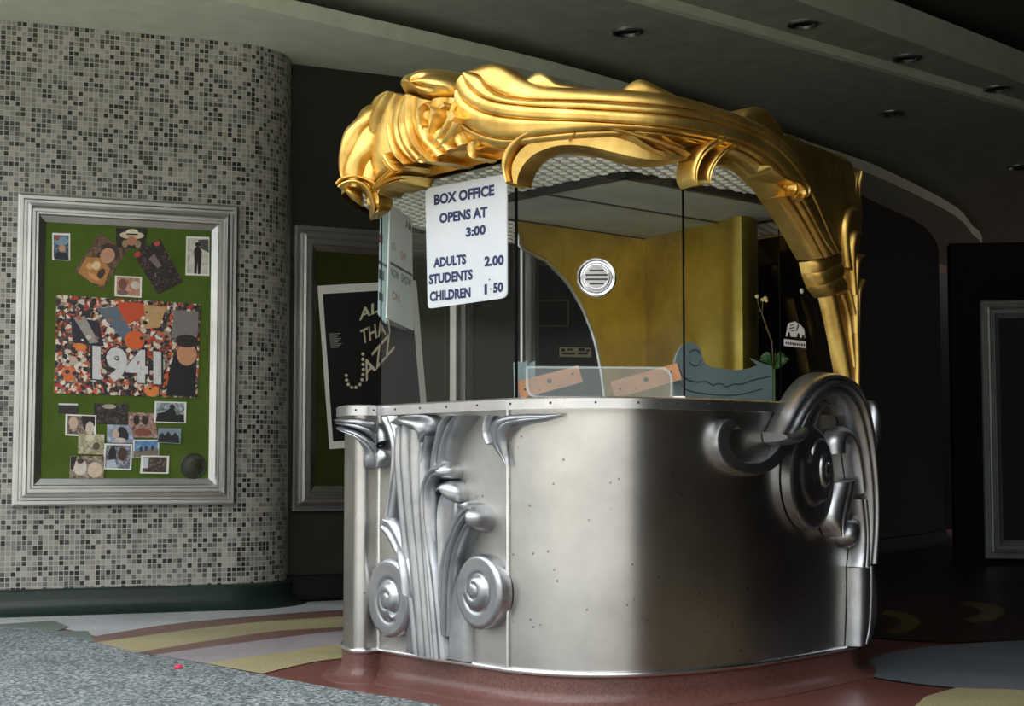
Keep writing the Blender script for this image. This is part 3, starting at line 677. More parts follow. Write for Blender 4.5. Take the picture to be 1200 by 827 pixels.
# big collage poster (plain generic collage) with its large white numerals
pq = [(66, 345.5), (235, 356.5), (231, 466.5), (63, 460.5)]
pm = collage('collage_print', [(24, 22, 24), (88, 66, 56), (200, 186, 170), (34, 34, 40), (186, 84, 40), (230, 214, 196), (60, 50, 48), (176, 48, 30)], 13, 11, 7)
lay[0] += 1; h = .0075+.0004*lay[0]
mb = MB(); slab_quad(mb, pq, WP, h-.0016, h); mats = [pm]
Q = [Vector((*p, 0)) for p in pq]
def puv(u, v): return tuple((Q[0].lerp(Q[1], u).lerp(Q[3].lerp(Q[2], u), v))[:2])
def ppatch(rgb, pts, k): mats.append(flat(rgb)); mb.cur = len(mats)-1; mb.poly([WP.P(*puv(u, v), h+.0004+.00012*k) for u, v in pts])
def el(cx_, cy_, rx, ry): return [(cx_+rx*math.cos(2*math.pi*k/16), cy_+ry*math.sin(2*math.pi*k/16)) for k in range(16)]
ppatch((188, 150, 100), [(.55, .03), (.76, .06), (.72, .27), (.6, .3)], 0)
ppatch((196, 74, 34), [(.43, .03), (.6, .03), (.62, .16), (.5, .26), (.42, .12)], 1)
ppatch((90, 104, 120), [(.28, .12), (.42, .08), (.6, .5), (.55, .55)], 2)
ppatch((120, 116, 112), [(.82, .08), (.985, .08), (.985, .34), (.8, .38)], 3)
ppatch((20, 20, 26), [(.84, .5), (.9, .36), (.985, .36), (.985, .985), (.78, .985), (.8, .7)], 4)
ppatch((196, 140, 104), el(.915, .54, .07, .12), 5)
ppatch((36, 28, 26), el(.91, .4, .08, .07), 6)
ppatch((214, 96, 36), el(.55, .42, .07, .1), 7); ppatch((220, 120, 50), el(.17, .52, .05, .04), 8)
ppatch((34, 30, 46), [(.1, .2), (.3, .25), (.34, .5), (.12, .48)], 0)
ppatch((150, 146, 140), [(.12, .22), (.2, .2), (.3, .46), (.24, .48)], 1)
ppatch((222, 130, 60), el(.68, .94, .05, .06), 2); ppatch((210, 110, 50), el(.1, .8, .05, .08), 1); ppatch((190, 170, 150), el(.1, .66, .06, .05), 2)
for k in range(70):
    u, v = random.uniform(.03, .75), random.choice([random.uniform(.62, .97), random.uniform(.1, .97)]); r = random.uniform(.007, .02)
    ppatch(random.choice([(20, 20, 24), (206, 190, 170), (190, 70, 36), (140, 100, 80), (40, 44, 60), (226, 220, 210)]), el(u, v, r, r*1.3), 9+k*.02)
mats.append(flat((30, 28, 34))); mb.cur = len(mats)-1
text_on(mb, '1941', puv(.25, .87), puv(.76, .90), 44, WP, h+.0032, .07)
mats.append(flat((206, 204, 204))); mb.cur = len(mats)-1
text_on(mb, '1941', puv(.265, .855), puv(.745, .885), 41, WP, h+.0036, .05)
tag(mb.build('collage_poster', mats, None, 0), 'wide busy collage poster with big white 1941 on green felt', 'poster')
bw = lambda s: P_(s, (26, 24, 24), (86, 76, 66), (196, 190, 178))
photo('snapshot', [(68, 472), (91.5, 472.5), (91, 485), (68, 484)], P_(21, (20, 20, 22), (48, 44, 44)), [('p', (206, 204, 198), [(.0, .02), (.98, .02), (.98, .2), (.02, .2)])], 'tiny dark snapshot at far left of lower cluster', None)
photo('snapshot', [(150, 483), (180, 484), (185, 513), (150, 512)], P_(24, (90, 50, 46), (150, 110, 96), (206, 196, 186)), [('e', (40, 30, 30), .3, .3, .12, .2), ('e', (50, 36, 34), .62, .3, .12, .2), ('e', (130, 70, 56), .5, .78, .3, .16)], 'reddish snapshot of faces in middle of lower cluster')
photo('snapshot', [(109.5, 472.5), (150, 473.5), (149, 497), (110, 496)], P_(23, (14, 12, 14), (36, 30, 30), (110, 96, 90)), [('e', (170, 160, 140), .45, .14, .2, .12)], 'black snapshot with a pale blob below the collage poster')
photo('snapshot', [(76.5, 485), (112.5, 486.5), (112, 512), (76, 510)], P_(22, (60, 48, 40), (110, 92, 76), (186, 170, 150)), [('p', (26, 22, 22), [(.52, .05), (.96, .05), (.96, .5), (.6, .7)]), ('e', (196, 170, 146), .26, .4, .15, .3), ('e', (206, 190, 170), .8, .6, .14, .3)], 'white bordered snapshot of two people at left of cluster', .07)
photo('snapshot', [(181, 470), (218, 471), (217.5, 496), (180, 495)], P_(25, (70, 76, 80), (150, 160, 164), (206, 214, 214)), [('p', (24, 24, 28), [(.05, .95), (.1, .55), (.3, .5), (.5, .3), (.6, .3), (.7, .6), (.9, .6), (.96, .95)]), ('e', (30, 26, 26), .56, .25, .08, .12)], 'snapshot of dark figures on pale sky, right below poster', .06)
photo('snapshot', [(125, 497.5), (152, 498), (158, 519), (125, 518.5)], P_(26, (110, 120, 146), (150, 160, 180), (190, 196, 206)), [('e', (36, 30, 34), .62, .5, .22, .4), ('e', (196, 170, 150), .34, .5, .14, .25), ('e', (206, 190, 180), .5, .86, .2, .15)], 'pale blue snapshot overlapped in centre of lower cluster')
photo('snapshot', [(91.5, 508), (122, 509), (121.5, 532.5), (91, 531.5)], P_(27, (120, 110, 84), (170, 160, 128), (206, 200, 176)), [('e', (206, 196, 170), .45, .2, .16, .2), ('e', (90, 80, 60), .7, .6, .14, .2)], 'washed out tan snapshot at left middle of lower cluster')
photo('snapshot', [(156, 515), (186, 515), (186, 533), (155, 536.5)], P_(29, (60, 104, 150), (90, 136, 176), (150, 176, 196)), [('p', (120, 110, 96), [(.02, .98), (.02, .62), (.98, .58), (.98, .98)]), ('e', (50, 50, 56), .3, .55, .06, .16), ('e', (60, 54, 56), .5, .52, .06, .16), ('e', (50, 50, 56), .74, .52, .06, .16)], 'bright blue sky snapshot in lower cluster', .05)
photo('snapshot', [(122, 519.5), (155, 520), (153.5, 551), (120.5, 549.5)], P_(28, (46, 50, 60), (110, 114, 124), (190, 192, 196)), [('e', (30, 30, 36), .3, .45, .14, .34), ('e', (70, 50, 40), .66, .4, .16, .26), ('p', (176, 184, 196), [(.1, .66), (.4, .6), (.5, .94), (.1, .94)])], 'tall white bordered snapshot of two figures near bottom centre', .06)
photo('snapshot', [(185, 501.5), (212, 502), (211, 520), (184, 518.5)], P_(30, (110, 130, 140), (140, 156, 164)), [('p', (30, 34, 38), [(.02, .95), (.05, .45), (.2, .3), (.3, .5), (.45, .2), (.6, .5), (.75, .25), (.9, .5), (.97, .95)])], 'grey blue group snapshot at right of cluster')
photo('snapshot', [(165, 533.5), (198, 534), (197, 555), (163.5, 554.5)], P_(31, (22, 18, 18), (70, 56, 50), (140, 124, 112)), [('p', (196, 200, 204), [(.07, .1), (.28, .1), (.26, .7), (.08, .7)])], 'white bordered dark snapshot at bottom right of cluster', .08)
photo('snapshot', [(82, 534), (122, 534.5), (121, 561), (81, 560.5)], P_(32, (60, 50, 42), (140, 124, 106), (206, 192, 172)), [('e', (210, 200, 186), .3, .5, .2, .34), ('e', (70, 50, 40), .3, .22, .1, .12), ('e', (206, 186, 160), .74, .6, .22, .35), ('p', (30, 26, 24), [(.02, .02), (.2, .02), (.1, .6), (.02, .6)])], 'tan snapshot at bottom left corner of cluster')
mb = MB(); s, z = WP.hit(226, 546); R = 15/1900*9.6*1.04
mb.disc(WP.at(s, z, .0068), WP.nrm(), [(R, 0), (R, .006), (R*.93, .009), (R*.9, .007), (R*.55, .007), (R*.5, .009), (R*.1, .009)], 36)
tag(mb.build('round_badge', printed('badge_print', [(24, 26, 22), (44, 46, 34), (70, 66, 48)], 60, 9), None, 30), 'round black badge in lower right corner of green felt', 'badge')
# ------------------------------------------------------------------ downlights
for (x, y), zc, lb in [((735, 36), ZC1, 'round recessed ceiling light directly above the gold canopy'), ((1045, 132), ZC1, 'round recessed ceiling light lowest of the middle of the ceiling'), ((1193, 195), ZC1, 'round recessed ceiling light cut by the right picture edge'),
                       ((940, 27), ZC2, 'first and nearest of the three recessed lights along upper ceiling band'), ((1062, 67), ZC2, 'second of the three recessed lights along upper ceiling band'), ((1168, 103), ZC2, 'third and farthest of the three recessed lights along upper ceiling band')]:
    p = G(x, y, zc); t = thing('downlight', p, lb, 'ceiling light', 'round recessed ceiling lights')
    mb = MB(); mb.disc(p, (0, 0, -1), [(.072, .0), (.105, .0), (.105, .012), (.098, .02), (.085, .02), (.076, .008), (.072, .001)], 36, up=(0, 1, 0)); mb.build('trim_ring', M['cast'], t, 30)
    mb = MB(); mb.disc(p, (0, 0, -1), [(.074, .001), (.074, .003), (.05, .006), (.03, .004), (.01, .004)], 28, up=(0, 1, 0)); mb.build('lamp_recess', M['black'], t, 30)
# ================================================================== TICKET BOOTH
ZTR, ZLB, ZLT = .12, 1.065, 1.108
def tr(px, py): p = G(px, py, ZTR); return (p.x, p.y, 0)
leafR = tr(596, 784.5); leafL = tr(444, 761)
lobeR = cr([leafR, tr(640, 788.5), tr(690, 790.5), tr(751, 789.5), tr(799, 786.5), tr(844, 782.5), tr(886, 777.5), tr(940, 768.5), tr(1000, 757.5)], 40)
sil = D(401, 757, 6.76)
lobeL = cr([(-.45, 7.8, 0), (-.62, 7.35, 0), (sil.x+.012, 7.0, 0), (sil.x, 6.80, 0), (sil.x+.03, 6.68, 0), (-.62, 6.58, 0), leafL], 64)
leafp = [Vector(leafL).lerp(Vector(leafR), k/10) for k in range(11)]
eR = lobeR[-1]
corner = cr([eR, (1.46, 6.95, 0), (1.5, 7.4, 0)], 8)
backp = cr([(1.5, 7.4, 0), (1.3, 8.0, 0), (.7, 8.4, 0), (.05, 8.3, 0), (-.45, 7.8, 0)], 16)
full = lobeL[:-1]+leafp[:-1]+lobeR[:-1]+corner[:-1]+backp[:-1]
BODY = Wall(full, smooth=3, closed=True)
LEAF = Plane(leafL, Vector(leafR[:2])-Vector(leafL[:2]))
tan_end = (lobeR[-1]-lobeR[-4]).normalized()
rext = lobeR+[eR+tan_end*.06*k for k in range(1, 8)]
lext = lobeL[22:]
FRONT = Wall(lext[:-1]+leafp[:-1]+rext, smooth=4)      # whole visible front, extended past the right corner
booth = thing('ticket_booth', (.35, 7.0, 0), 'curved steel ticket booth with ornate gold canopy', 'ticket booth')
def strip_panel(name, pts, z0, z1, mat, h=0, par=booth, th=.02):
    w = Wall(pts); mb = MB()
    mb.grid([[w.at(s, z0, h-th), w.at(s, z0, h), w.at(s, (z0+z1)/2, h), w.at(s, z1, h), w.at(s, z1, h-th)] for s in w.s]); return mb.build(name, mat, par, 50)
strip_panel('curved_panel', lobeL, ZTR, ZLB, M['steel']); strip_panel('leaf_panel', leafp, ZTR, ZLB, M['dull']); strip_panel('curved_panel', lobeR, ZTR, ZLB, M['steel'])
strip_panel('short_panel', corner, ZTR, ZLB, M['steel']); strip_panel('rear_panel', backp, ZTR, ZLB, M['steel'])
for q in (leafL, leafR):
    n_ = BODY.nrm(BODY.hit(597 if q is leafR else 444, 700)[0]); p = Vector(q)+n_*.004
    mb = MB(); mb.tube([p+Vector((0, 0, ZTR)), p+Vector((0, 0, .6)), p+Vector((0, 0, ZLB))], .0085, 10); mb.build('seam_strip', M['bright'], booth, 40)
loop = [Vector((*p, ZTR)) for p in BODY.offset(.006)]
mb = MB(); rows = []
nb = len(loop)
for i in range(nb):
    n2 = BODY.n[i]; p = loop[i]; rows.append([p+Vector((n2.x*math.cos(a)*.011, n2.y*math.cos(a)*.011, math.sin(a)*.011)) for a in [2*math.pi*k/8 for k in range(8)]])
rows.append(rows[0]); mb.grid(rows, closed=True); mb.build('base_trim', M['bright'], booth, 60)
prof = [(-.02, .125), (.004, .118), (.005, .055), (.010, .035), (.028, .016), (.05, .010), (.085, .004), (.088, -.01)]
rows = [[Vector((*(p+n_*h), z)) for h, z in prof] for p, n_ in zip(BODY.p, BODY.n)]; rows.append(rows[0])
mb = MB(); mb.grid(rows); mb.build('plinth', M['terra_red'], booth, 50)
# ledge with screw heads; the top closes the counter
led = BODY.offset(.035); mb = MB(); ins = BODY.offset(-.03)
rows = [[Vector((*q, ZLB)), Vector((*p, ZLB)), Vector((*p, ZLT-.006)), Vector((*(p+(q-p)*.1), ZLT))] for p, q in zip(led, ins)]
rows.append(rows[0]); ids = mb.grid(rows); mb.face([r[3] for r in ids[:-1]])
ledge = mb.build('ledge', M['bright'], booth, 40)
LED = Wall(led, closed=True)
for x in (417, 438, 463, 492, 523, 559, 598, 645, 698, 748, 792, 831):
    s, z = LED.hit(x, 478); p = LED.at(s, (ZLB+ZLT)/2, 0); mb = MB(); mb.disc(p, LED.nrm(s), [(.0045, -.002), (.0045, .002), (.002, .003)], 8); mb.build('screw', M['hole'], ledge, 30)
# ---- front cast ornament on the leaf panel
LP = Plane(Vector(leafL[:2])+LEAF.nn*.03, LEAF.d)
FR2 = Wall(FRONT.offset(.035), smooth=3); FR3 = Wall(FRONT.offset(.022), smooth=3)
orn = MB(); orn.hexa([LP.at(*LP.hit(474, 762), -.03), LP.at(*LP.hit(547, 775), -.03), LP.at(*LP.hit(543, 700), -.03), LP.at(*LP.hit(480, 700), -.03)], [LP.at(*LP.hit(474, 762), -.015), LP.at(*LP.hit(547, 775), -.015), LP.at(*LP.hit(543, 700), -.015), LP.at(*LP.hit(480, 700), -.015)])
front = orn.build('acanthus_ornament', M['cast'], booth, 0)
def fo_(name, E1, E2, H, prof=dome, **k): k.setdefault('back', -.035); k.setdefault('base', -.025); return loft(name, E1, E2, LP, H, prof, front, M['cast'], **k)
def fm_(name, curves, H, **k): k.setdefault('base', -.025); return multi(name, curves, LP, H, front, M['cast'], back=-.035, **k)
fo_('volute_strip', [(527, 770), (529, 735), (531, 705), (537, 678), (548, 660), (566, 650)], [(549, 776), (549, 740), (550, 715), (552, 695), (557, 684), (570, 684)], .05, roll)
fo_('volute_strip', [(496, 766), (493, 730), (487, 695), (479, 670), (468, 658), (455, 656)], [(473, 762), (472, 735), (471, 715), (466, 700), (462, 690), (456, 688)], .045, roll)
volute('volute', (566, 693), LP, .136, .055, front, M['cast'], sgn=-1, rot=3.4, eye=.46, squash=1.02, back=-.03, exc=(.0, .05))
volute('volute', (460, 700), LP, .150, .05, front, M['cast'], sgn=1, rot=1.0, eye=.46, squash=1.05, back=-.03, exc=(.12, -.05))
fm_('central_leaf', [[(486, 765), (483, 720), (478, 670), (474, 610), (470, 560), (469, 530), (473, 502), (482, 489)], [(495, 767), (492, 720), (488, 670), (483, 610), (480, 560), (479, 530), (482, 502), (488, 489)], [(504, 768), (502, 720), (499, 670), (494, 610), (491, 560), (490, 530), (491, 505), (495, 490)], [(512, 770), (509, 720), (506, 670), (503, 620), (502, 580), (502, 545), (503, 515), (504, 493)], [(516, 770), (512, 720), (509, 670), (507, 620), (506, 580), (507, 545), (511, 515), (514, 495)]], .085, env=lambda u: .75+.35*u, groove=.42)
fm_('flute', [[(512, 769), (509, 720), (506, 680), (503, 640), (500, 605)], [(518, 770), (514, 720), (511, 680), (508, 640), (505, 605)], [(524, 771), (520, 720), (516, 680), (512, 645), (510, 610)], [(530, 772), (525, 720), (521, 680), (516, 645), (513, 615)]], .075, groove=.45, n=36)
fm_('spoon_leaf', [[(507, 700), (503, 650), (500, 605), (502, 572), (509, 553), (519, 543), (529, 542)], [(512, 700), (509, 650), (507, 605), (508, 578), (513, 563), (520, 554), (528, 552)], [(518, 700), (516, 650), (514, 605), (515, 582), (517, 571), (522, 563), (529, 561)]], .095, groove=.2, n=36, env=lambda u: .6+.4*u)
blob('leaf_tip', [(522, 543), (530, 542), (535, 549), (534, 559), (528, 563), (521, 559), (519, 550)], (527, 553), LP, .085, front, M['cast'], base=-.02)
fo_('spoon_leaf', [(517, 690), (515, 640), (513, 606), (515, 586), (522, 572)], [(526, 690), (531, 645), (536, 616), (540, 600), (540, 580)], .07, cup, n=32, m=14)
blob('leaf_tip', [(515, 580), (521, 567), (531, 562), (539, 568), (542, 579), (540, 590), (535, 588), (531, 578), (524, 576)], (529, 573), LP, .075, front, M['cast'], base=-.015)
fm_('curled_leaf', [[(516, 745), (518, 700), (522, 660), (529, 632), (539, 610), (550, 595), (560, 591)], [(522, 745), (525, 700), (529, 662), (536, 637), (545, 617), (554, 603), (563, 597)], [(528, 745), (531, 700), (535, 665), (541, 642), (548, 625), (557, 611), (566, 605)], [(534, 745), (536, 700), (539, 670), (545, 648), (551, 633), (558, 621), (564, 616)]], .085, groove=.4, n=44, env=lambda u: .7+.35*u)
blob('leaf_tip', [(556, 595), (562, 591), (569, 596), (573, 606), (571, 619), (566, 624), (560, 620), (557, 611)], (565, 607), LP, .09, front, M['cast'], base=-.015)
blob('leaf_tip', [(548, 594), (553, 588), (556, 586), (557, 592), (553, 598)], (553, 592), LP, .07, front, M['cast'], base=-.015)
fm_('curled_leaf', [[(499, 745), (494, 690), (488, 655), (479, 627), (469, 607), (461, 604)], [(493, 743), (488, 690), (481, 658), (472, 634), (464, 618), (458, 613)], [(486, 741), (481, 695), (474, 662), (466, 643), (460, 632), (456, 626)]], .07, groove=.4, n=40, env=lambda u: .8+.3*u)
blob('leaf_tip', [(456, 606), (462, 602), (466, 608), (463, 618), (457, 622), (454, 614)], (460, 612), LP, .06, front, M['cast'], base=-.015)
fo_('small_leaf', [(484, 690), (480, 668), (477, 650), (480, 640)], [(491, 700), (489, 675), (486, 655), (482, 642)], .09, dome, n=18)
fm_('frond', [[(467, 487), (472, 503), (475, 525), (475, 548), (472, 575), (467, 608)], [(459, 488), (466, 503), (470, 525), (469, 549), (465, 578), (461, 610)], [(450, 490), (458, 504), (464, 524), (463, 550), (459, 585), (456, 612)]], .065, groove=.4, n=36)
fm_('frond', [[(536, 486), (525, 494), (518, 512), (512, 535), (508, 558)], [(546, 487), (535, 498), (527, 515), (520, 535), (516, 556)], [(557, 487), (545, 501), (536, 516), (530, 535), (526, 556)]], .09, groove=.5, n=32, env=lambda u: 1.1-.4*u)
fo_('turned_leaf', [(474, 490), (484, 486), (497, 485.5), (507, 487), (514, 493), (515, 505), (509, 517)], [(475, 500), (482, 502), (488, 500), (496, 506), (503, 506), (507, 512), (508, 519)], .12, dome, m=12, env=lambda u: .8+.3*math.sin(math.pi*u))
fo_('turned_leaf', [(500, 542), (503, 525), (508, 515), (511, 508)], [(507, 542), (509, 530), (512, 520), (513, 512)], .08, dome)
# ---- brackets under the ledge
def lb_(curves, H, **k): return multi('ledge_bracket', curves, FR3, H, booth, M['cast'], base=-.02, back=-.03, **k)
lb_([[(401, 490), (414, 490), (428, 491), (443, 495), (453, 504), (455, 515)], [(402, 494), (414, 496), (426, 499), (437, 506), (443, 514), (444, 521)], [(403, 498), (413, 501), (423, 506), (431, 513), (436, 519), (440, 524)]], .06, groove=.3, n=30)
lb_([[(407, 499), (419, 504), (431, 513), (441, 522), (452, 525), (456, 535), (452, 546)], [(407, 501), (417, 508), (427, 518), (434, 528), (440, 534), (444, 540), (444, 547)], [(406, 504), (415, 511), (423, 521), (427, 531), (426, 539), (428, 547), (436, 550)]], .07, groove=.15, n=34)
lb_([[(661, 484), (640, 485), (615, 485), (592, 487), (578, 495), (574, 510), (580, 528), (593, 545)], [(660, 486), (640, 489), (616, 491), (598, 495), (588, 504), (585, 516), (588, 530), (595, 545)], [(658, 488), (640, 493), (618, 497), (604, 501), (598, 508), (595, 518), (595, 531), (597, 545)]], .06, groove=.12, n=40, env=lambda u: .45+.55*math.sin(math.pi*min(1, u*1.05+.05)))
lb_([[(571, 486), (568, 495), (568, 508), (573, 521)], [(580, 487), (576, 495), (574, 507), (578, 519)]], .045, groove=0, n=18)
# ---- right corner ornament
hk1 = [(862, 502), (853, 491), (842, 494), (835, 510), (837, 530), (848, 548), (868, 557), (890, 556), (908, 546), (920, 530)]; hk2 = [(865, 503), (862, 499), (857, 503), (852, 513), (853, 526), (860, 535), (872, 541), (887, 540), (900, 531), (912, 516)]
ro = loft('scroll_ornament', hk1, hk2, FR3, .022, flatp, booth, M['cast'], n=48, m=10)
def rr_(name, E1, E2, H, prof=dome, **k): k.setdefault('base', -.03); return loft(name, E1, E2, FR2, H, prof, ro, M['cast'], back=-.032, **k)
def rm_(name, curves, H, **k): k.setdefault('base', -.03); k.setdefault('back', -.032); return multi(name, curves, FR2, H, ro, M['cast'], **k)
rm_('crest', [[(903, 508), (912, 492), (920, 474), (932, 454), (948, 440), (966, 436), (986, 443), (1001, 464), (1011, 505), (1016, 560), (1019, 610), (1020, 660)],
              [(912, 511), (920, 496), (927, 480), (938, 462), (952, 449), (967, 445), (984, 452), (997, 472), (1007, 512), (1013, 564), (1016, 612), (1017, 660)],
              [(920, 514), (928, 500), (934, 485), (943, 470), (955, 459), (968, 455), (982, 462), (994, 482), (1003, 520), (1010, 570), (1013, 615), (1013, 660)],
              [(928, 517), (936, 504), (941, 490), (949, 478), (958, 468), (969, 465), (980, 472), (990, 492), (999, 528), (1006, 576), (1009, 618), (1009, 660)]], .10, groove=.35, n=70, env=lambda u: .8+.3*math.sin(math.pi*u))
rr_('crest_tip', [(901, 506), (905, 508), (914, 506), (924, 498)], [(903, 518), (912, 522), (924, 521), (932, 510)], .11, dome, m=10, n=14)
rr_('small_leaf', [(944, 482), (941, 495), (940, 508), (945, 522)], [(972, 470), (962, 480), (956, 495), (953, 520)], .07, cup, m=12)
volute('volute', (950, 560), FR2, .175, .03, ro, M['cast'], sgn=-1, rot=2.6, eye=.55, squash=1.16, back=-.03, exc=(.1, .1))
volute('volute', (958, 551), FR2, .09, .045, ro, M['cast'], sgn=1, rot=.3, eye=.5, squash=1.45, back=-.03)
rm_('scroll_strip', [[(971, 532), (971, 515), (977, 503), (986, 499), (995, 507), (1000, 530), (1004, 570)], [(985, 530), (985, 522), (987, 516), (990, 516), (994, 528), (998, 555), (1001, 580)]], .075, groove=0, n=32)
rm_('petal', [[(976, 566), (969, 590), (967, 610), (974, 629)], [(986, 564), (981, 588), (977, 608), (976, 629)], [(997, 562), (993, 585), (986, 607), (977, 629)]], .08, groove=.2, n=26)
blob('petal', [(994, 608), (990, 618), (988, 630), (992, 641), (998, 642), (1002, 630), (1004, 615), (1002, 606)], (996, 625), FR2, .07, ro, M['cast'], base=-.03)
rm_('stem', [[(999, 585), (1003, 620), (1003, 645), (1001, 664)], [(1005, 585), (1008, 620), (1008, 645), (1007, 664)], [(1010, 585), (1013, 620), (1014, 645), (1014, 664)]], .07, groove=.5, n=26)
rm_('stem', [[(1001, 665), (1001, 700), (1000, 735), (999, 757)], [(1014, 665), (1013, 700), (1011, 735), (1008, 755)]], .07, groove=0, n=22)
rm_('stem', [[(1013, 664), (1013, 700), (1011, 735), (1007, 755)], [(1017, 663), (1017, 700), (1015, 735), (1011, 754)], [(1021, 662), (1022, 700), (1020, 735), (1016, 753)]], .05, groove=.5, n=22)
rm_('frond', [[(1016, 655), (1020, 690), (1020, 720), (1014, 752)], [(1022, 645), (1028, 685), (1028, 720), (1022, 748)]], .04, groove=0, n=22)
blob('curled_leaf', [(1017, 536), (1014, 515), (1015, 494), (1019, 472), (1022, 470), (1024, 490), (1023, 514), (1019, 536)], (1019, 503), FR2, .05, ro, M['cast'], base=.0, back=-.03)
# ---- glazing
Gp = BODY.offset(-.035)
def gpt(px):
    w = Wall(Gp, closed=True); s, z = w.hit(px, 468); p = w.at(s, 0); return Vector((p.x, p.y))
g0, g1, g2, g3 = gpt(446), gpt(605), gpt(802), gpt(915); g4 = Vector((eR.x-.05, eR.y-.01))
gl = Vector((g0.x+.36, g0.y+1.25))
ZG = 2.0
gplanes = {}
for nm, a, b in (('left', gl, g0), ('leaf', g0, g1), ('a', g1, g2), ('b', g2, g3), ('c', g3, g4)):
    pl = Plane(a, b-a); gplanes[nm] = pl; L = (b-a).length; mb = MB()
    mb.poly([pl.at(.002, ZLT, 0), pl.at(L-.002, ZLT, 0), pl.at(L-.002, ZG, 0), pl.at(.002, ZG, 0)])
    mb.build('glass_pane', M['glass'], booth, 0)
for p, r in ((g1, .006), (g2, .004), (g3, .0025), (g0, .003)):
    mb = MB(); mb.tube([Vector((*p, ZLT)), Vector((*p, 1.5)), Vector((*p, ZG))], r, 6); mb.build('pane_joint', M['darkgap'], booth, 60)
# scuffed slot cover
sp = gplanes['a']; mb = MB(); q = round_quad([(616, 429), (788, 430), (788, 467.5), (616, 466.5)], .09)
hh = [sp.hit(*p) for p in q]; mb.hexa([sp.at(s, z, .004) for s, z in hh], [sp.at(s, z, .008) for s, z in hh]); sl = mb.build('slot_cover', M['acrylic'], booth, 0)
mb = MB(); c = (702, 448); q2 = [(c[0]+(x-c[0])*.965, c[1]+(y-c[1])*.86) for x, y in q]; h2 = [sp.hit(*p) for p in q2]
rows = [[sp.at(*a, .008), sp.at(*a, .010), sp.at(*b, .010), sp.at(*b, .008)] for a, b in zip(hh, h2)]; rows.append(rows[0]); mb.grid(rows); mb.build('cover_rim', M['acrylic_edge'], sl, 0)
# speaker grille
s, z = sp.hit(699, 325); R = 24/1900*5.83; c = sp.at(s, z, .002); nn = sp.nrm()
mb = MB(); mb.disc(c, nn, [(R, 0), (R, .006), (R*.93, .014), (R*.84, .012), (R*.76, .006), (R*.68, .006), (R*.64, .014), (R*.58, .014), (R*.56, .008), (R*.2, .008), (.001, .008)], 48); gr = mb.build('speaker_grille', M['chrome'], booth, 30)
for dy, w in ((.33, .36), (.11, .54), (-.11, .54), (-.33, .36)):
    mb = MB(); cc = c+nn*.0085+Vector((0, 0, dy*R)); u = Vector((sp.d.x, sp.d.y, 0)); mb.box(cc, u, (0, 0, 1), nn, w*R, .035*R*1.3, .001); mb.build('slot', M['black'], gr, 0)
# ---- canopy
CAN = Wall([Vector((*p, 0)) for p in Wall(lext[:-1]+leafp[:-1]+rext, smooth=4).offset(.085)], smooth=10)
canfull = BODY.offset(.02); mb = MB()
ZB, ZTOP = 2.0, 2.13
rows = [[Vector((*p, ZB)), Vector((*(p), ZTOP)), Vector((*(p*.97+Vector((.35, 7.0))*.03), ZTOP+.03))] for p in canfull]; rows.append(rows[0]); ids = mb.grid(rows); mb.face([r[2] for r in ids[:-1]])
canopy = mb.build('canopy', M['gold'], booth, 40)
def ca(name, E1, E2, H, prof=dome, surf=CAN, **k): k.setdefault('back', -.065); k['base'] = k.get('base', 0)*.62-.055; return loft(name, E1, E2, surf, H*.66, prof, canopy, M['gold'], **k)
def cm(name, curves, H, **k): k.setdefault('back', -.10); k['base'] = k.get('base', 0)-.055; return multi(name, curves, CAN, H, canopy, M['gold'], **k)
def cb(name, outline, c, H, **k): k.setdefault('back', -.10); k['base'] = k.get('base', 0)-.055; return blob(name, outline, c, CAN, H, canopy, M['gold'], **k)
# studded soffit with the inner tray
trn = [Vector((.44, 6.2)), Vector((1.36, 7.08)), Vector((.66, 7.9)), Vector((-.26, 7.02))]
def inside(poly, p):
    r = False; n = len(poly)
    for i in range(n):
        a, b = poly[i], poly[i-1]
        if (a.y > p.y) != (b.y > p.y) and p.x < (b.x-a.x)*(p.y-a.y)/(b.y-a.y)+a.x: r = not r
    return r
mb = MB(); mb.poly([Vector((*p, ZB-.002)) for p in BODY.offset(-.03)])
u1 = (trn[1]-trn[0]).normalized(); u2 = (trn[3]-trn[0]).normalized(); bo = BODY.offset(-.06); mb.cur = 1
for i in range(-50, 60):
    for j in range(-30, 60):
        cpt = Vector((.44, 6.2))+Vector((.052*(i+.5*(j % 2)), .062*j))
        if inside(bo, cpt) and not inside(trn, cpt):
            q = [cpt+Vector(w) for w in ((-.024, -.012), (.008, -.022), (.024, .012), (-.008, .022))]
            ids = [mb.vert(Vector((*w, ZB-.002))) for w in q]; tips = [mb.vert(Vector((*(cpt+(w-cpt)*.8), ZB-.007))) for w in q]
            for k in range(4): mb.face((ids[k], ids[(k+1) % 4], tips[(k+1) % 4], tips[k]))
            mb.face(tips)
mb.build('soffit', [M['soffitbase'], M['stud']], booth, 0)
mb = MB(); mb.hexa([Vector((*p, ZB-.028)) for p in trn], [Vector((*p, ZB-.001)) for p in trn]); tray = mb.build('ceiling_tray', M['tray'], booth, 0)
tc_ = sum((p for p in trn), Vector((0, 0)))/4
mb = MB()
for k in range(4):
    a, b = trn[k], trn[(k+1) % 4]; d = (b-a).normalized(); o_ = Vector((d.y, -d.x)); 
    mb.hexa([Vector((*w, ZB-.033)) for w in (a-d*.012+o_*.012, b+d*.012+o_*.012, b+d*.012-o_*.02, a-d*.012-o_*.02)], [Vector((*w, ZB-.003)) for w in (a-d*.012+o_*.012, b+d*.012+o_*.012, b+d*.012-o_*.02, a-d*.012-o_*.02)])
mb.build('tray_edge', M['black'], tray, 0)
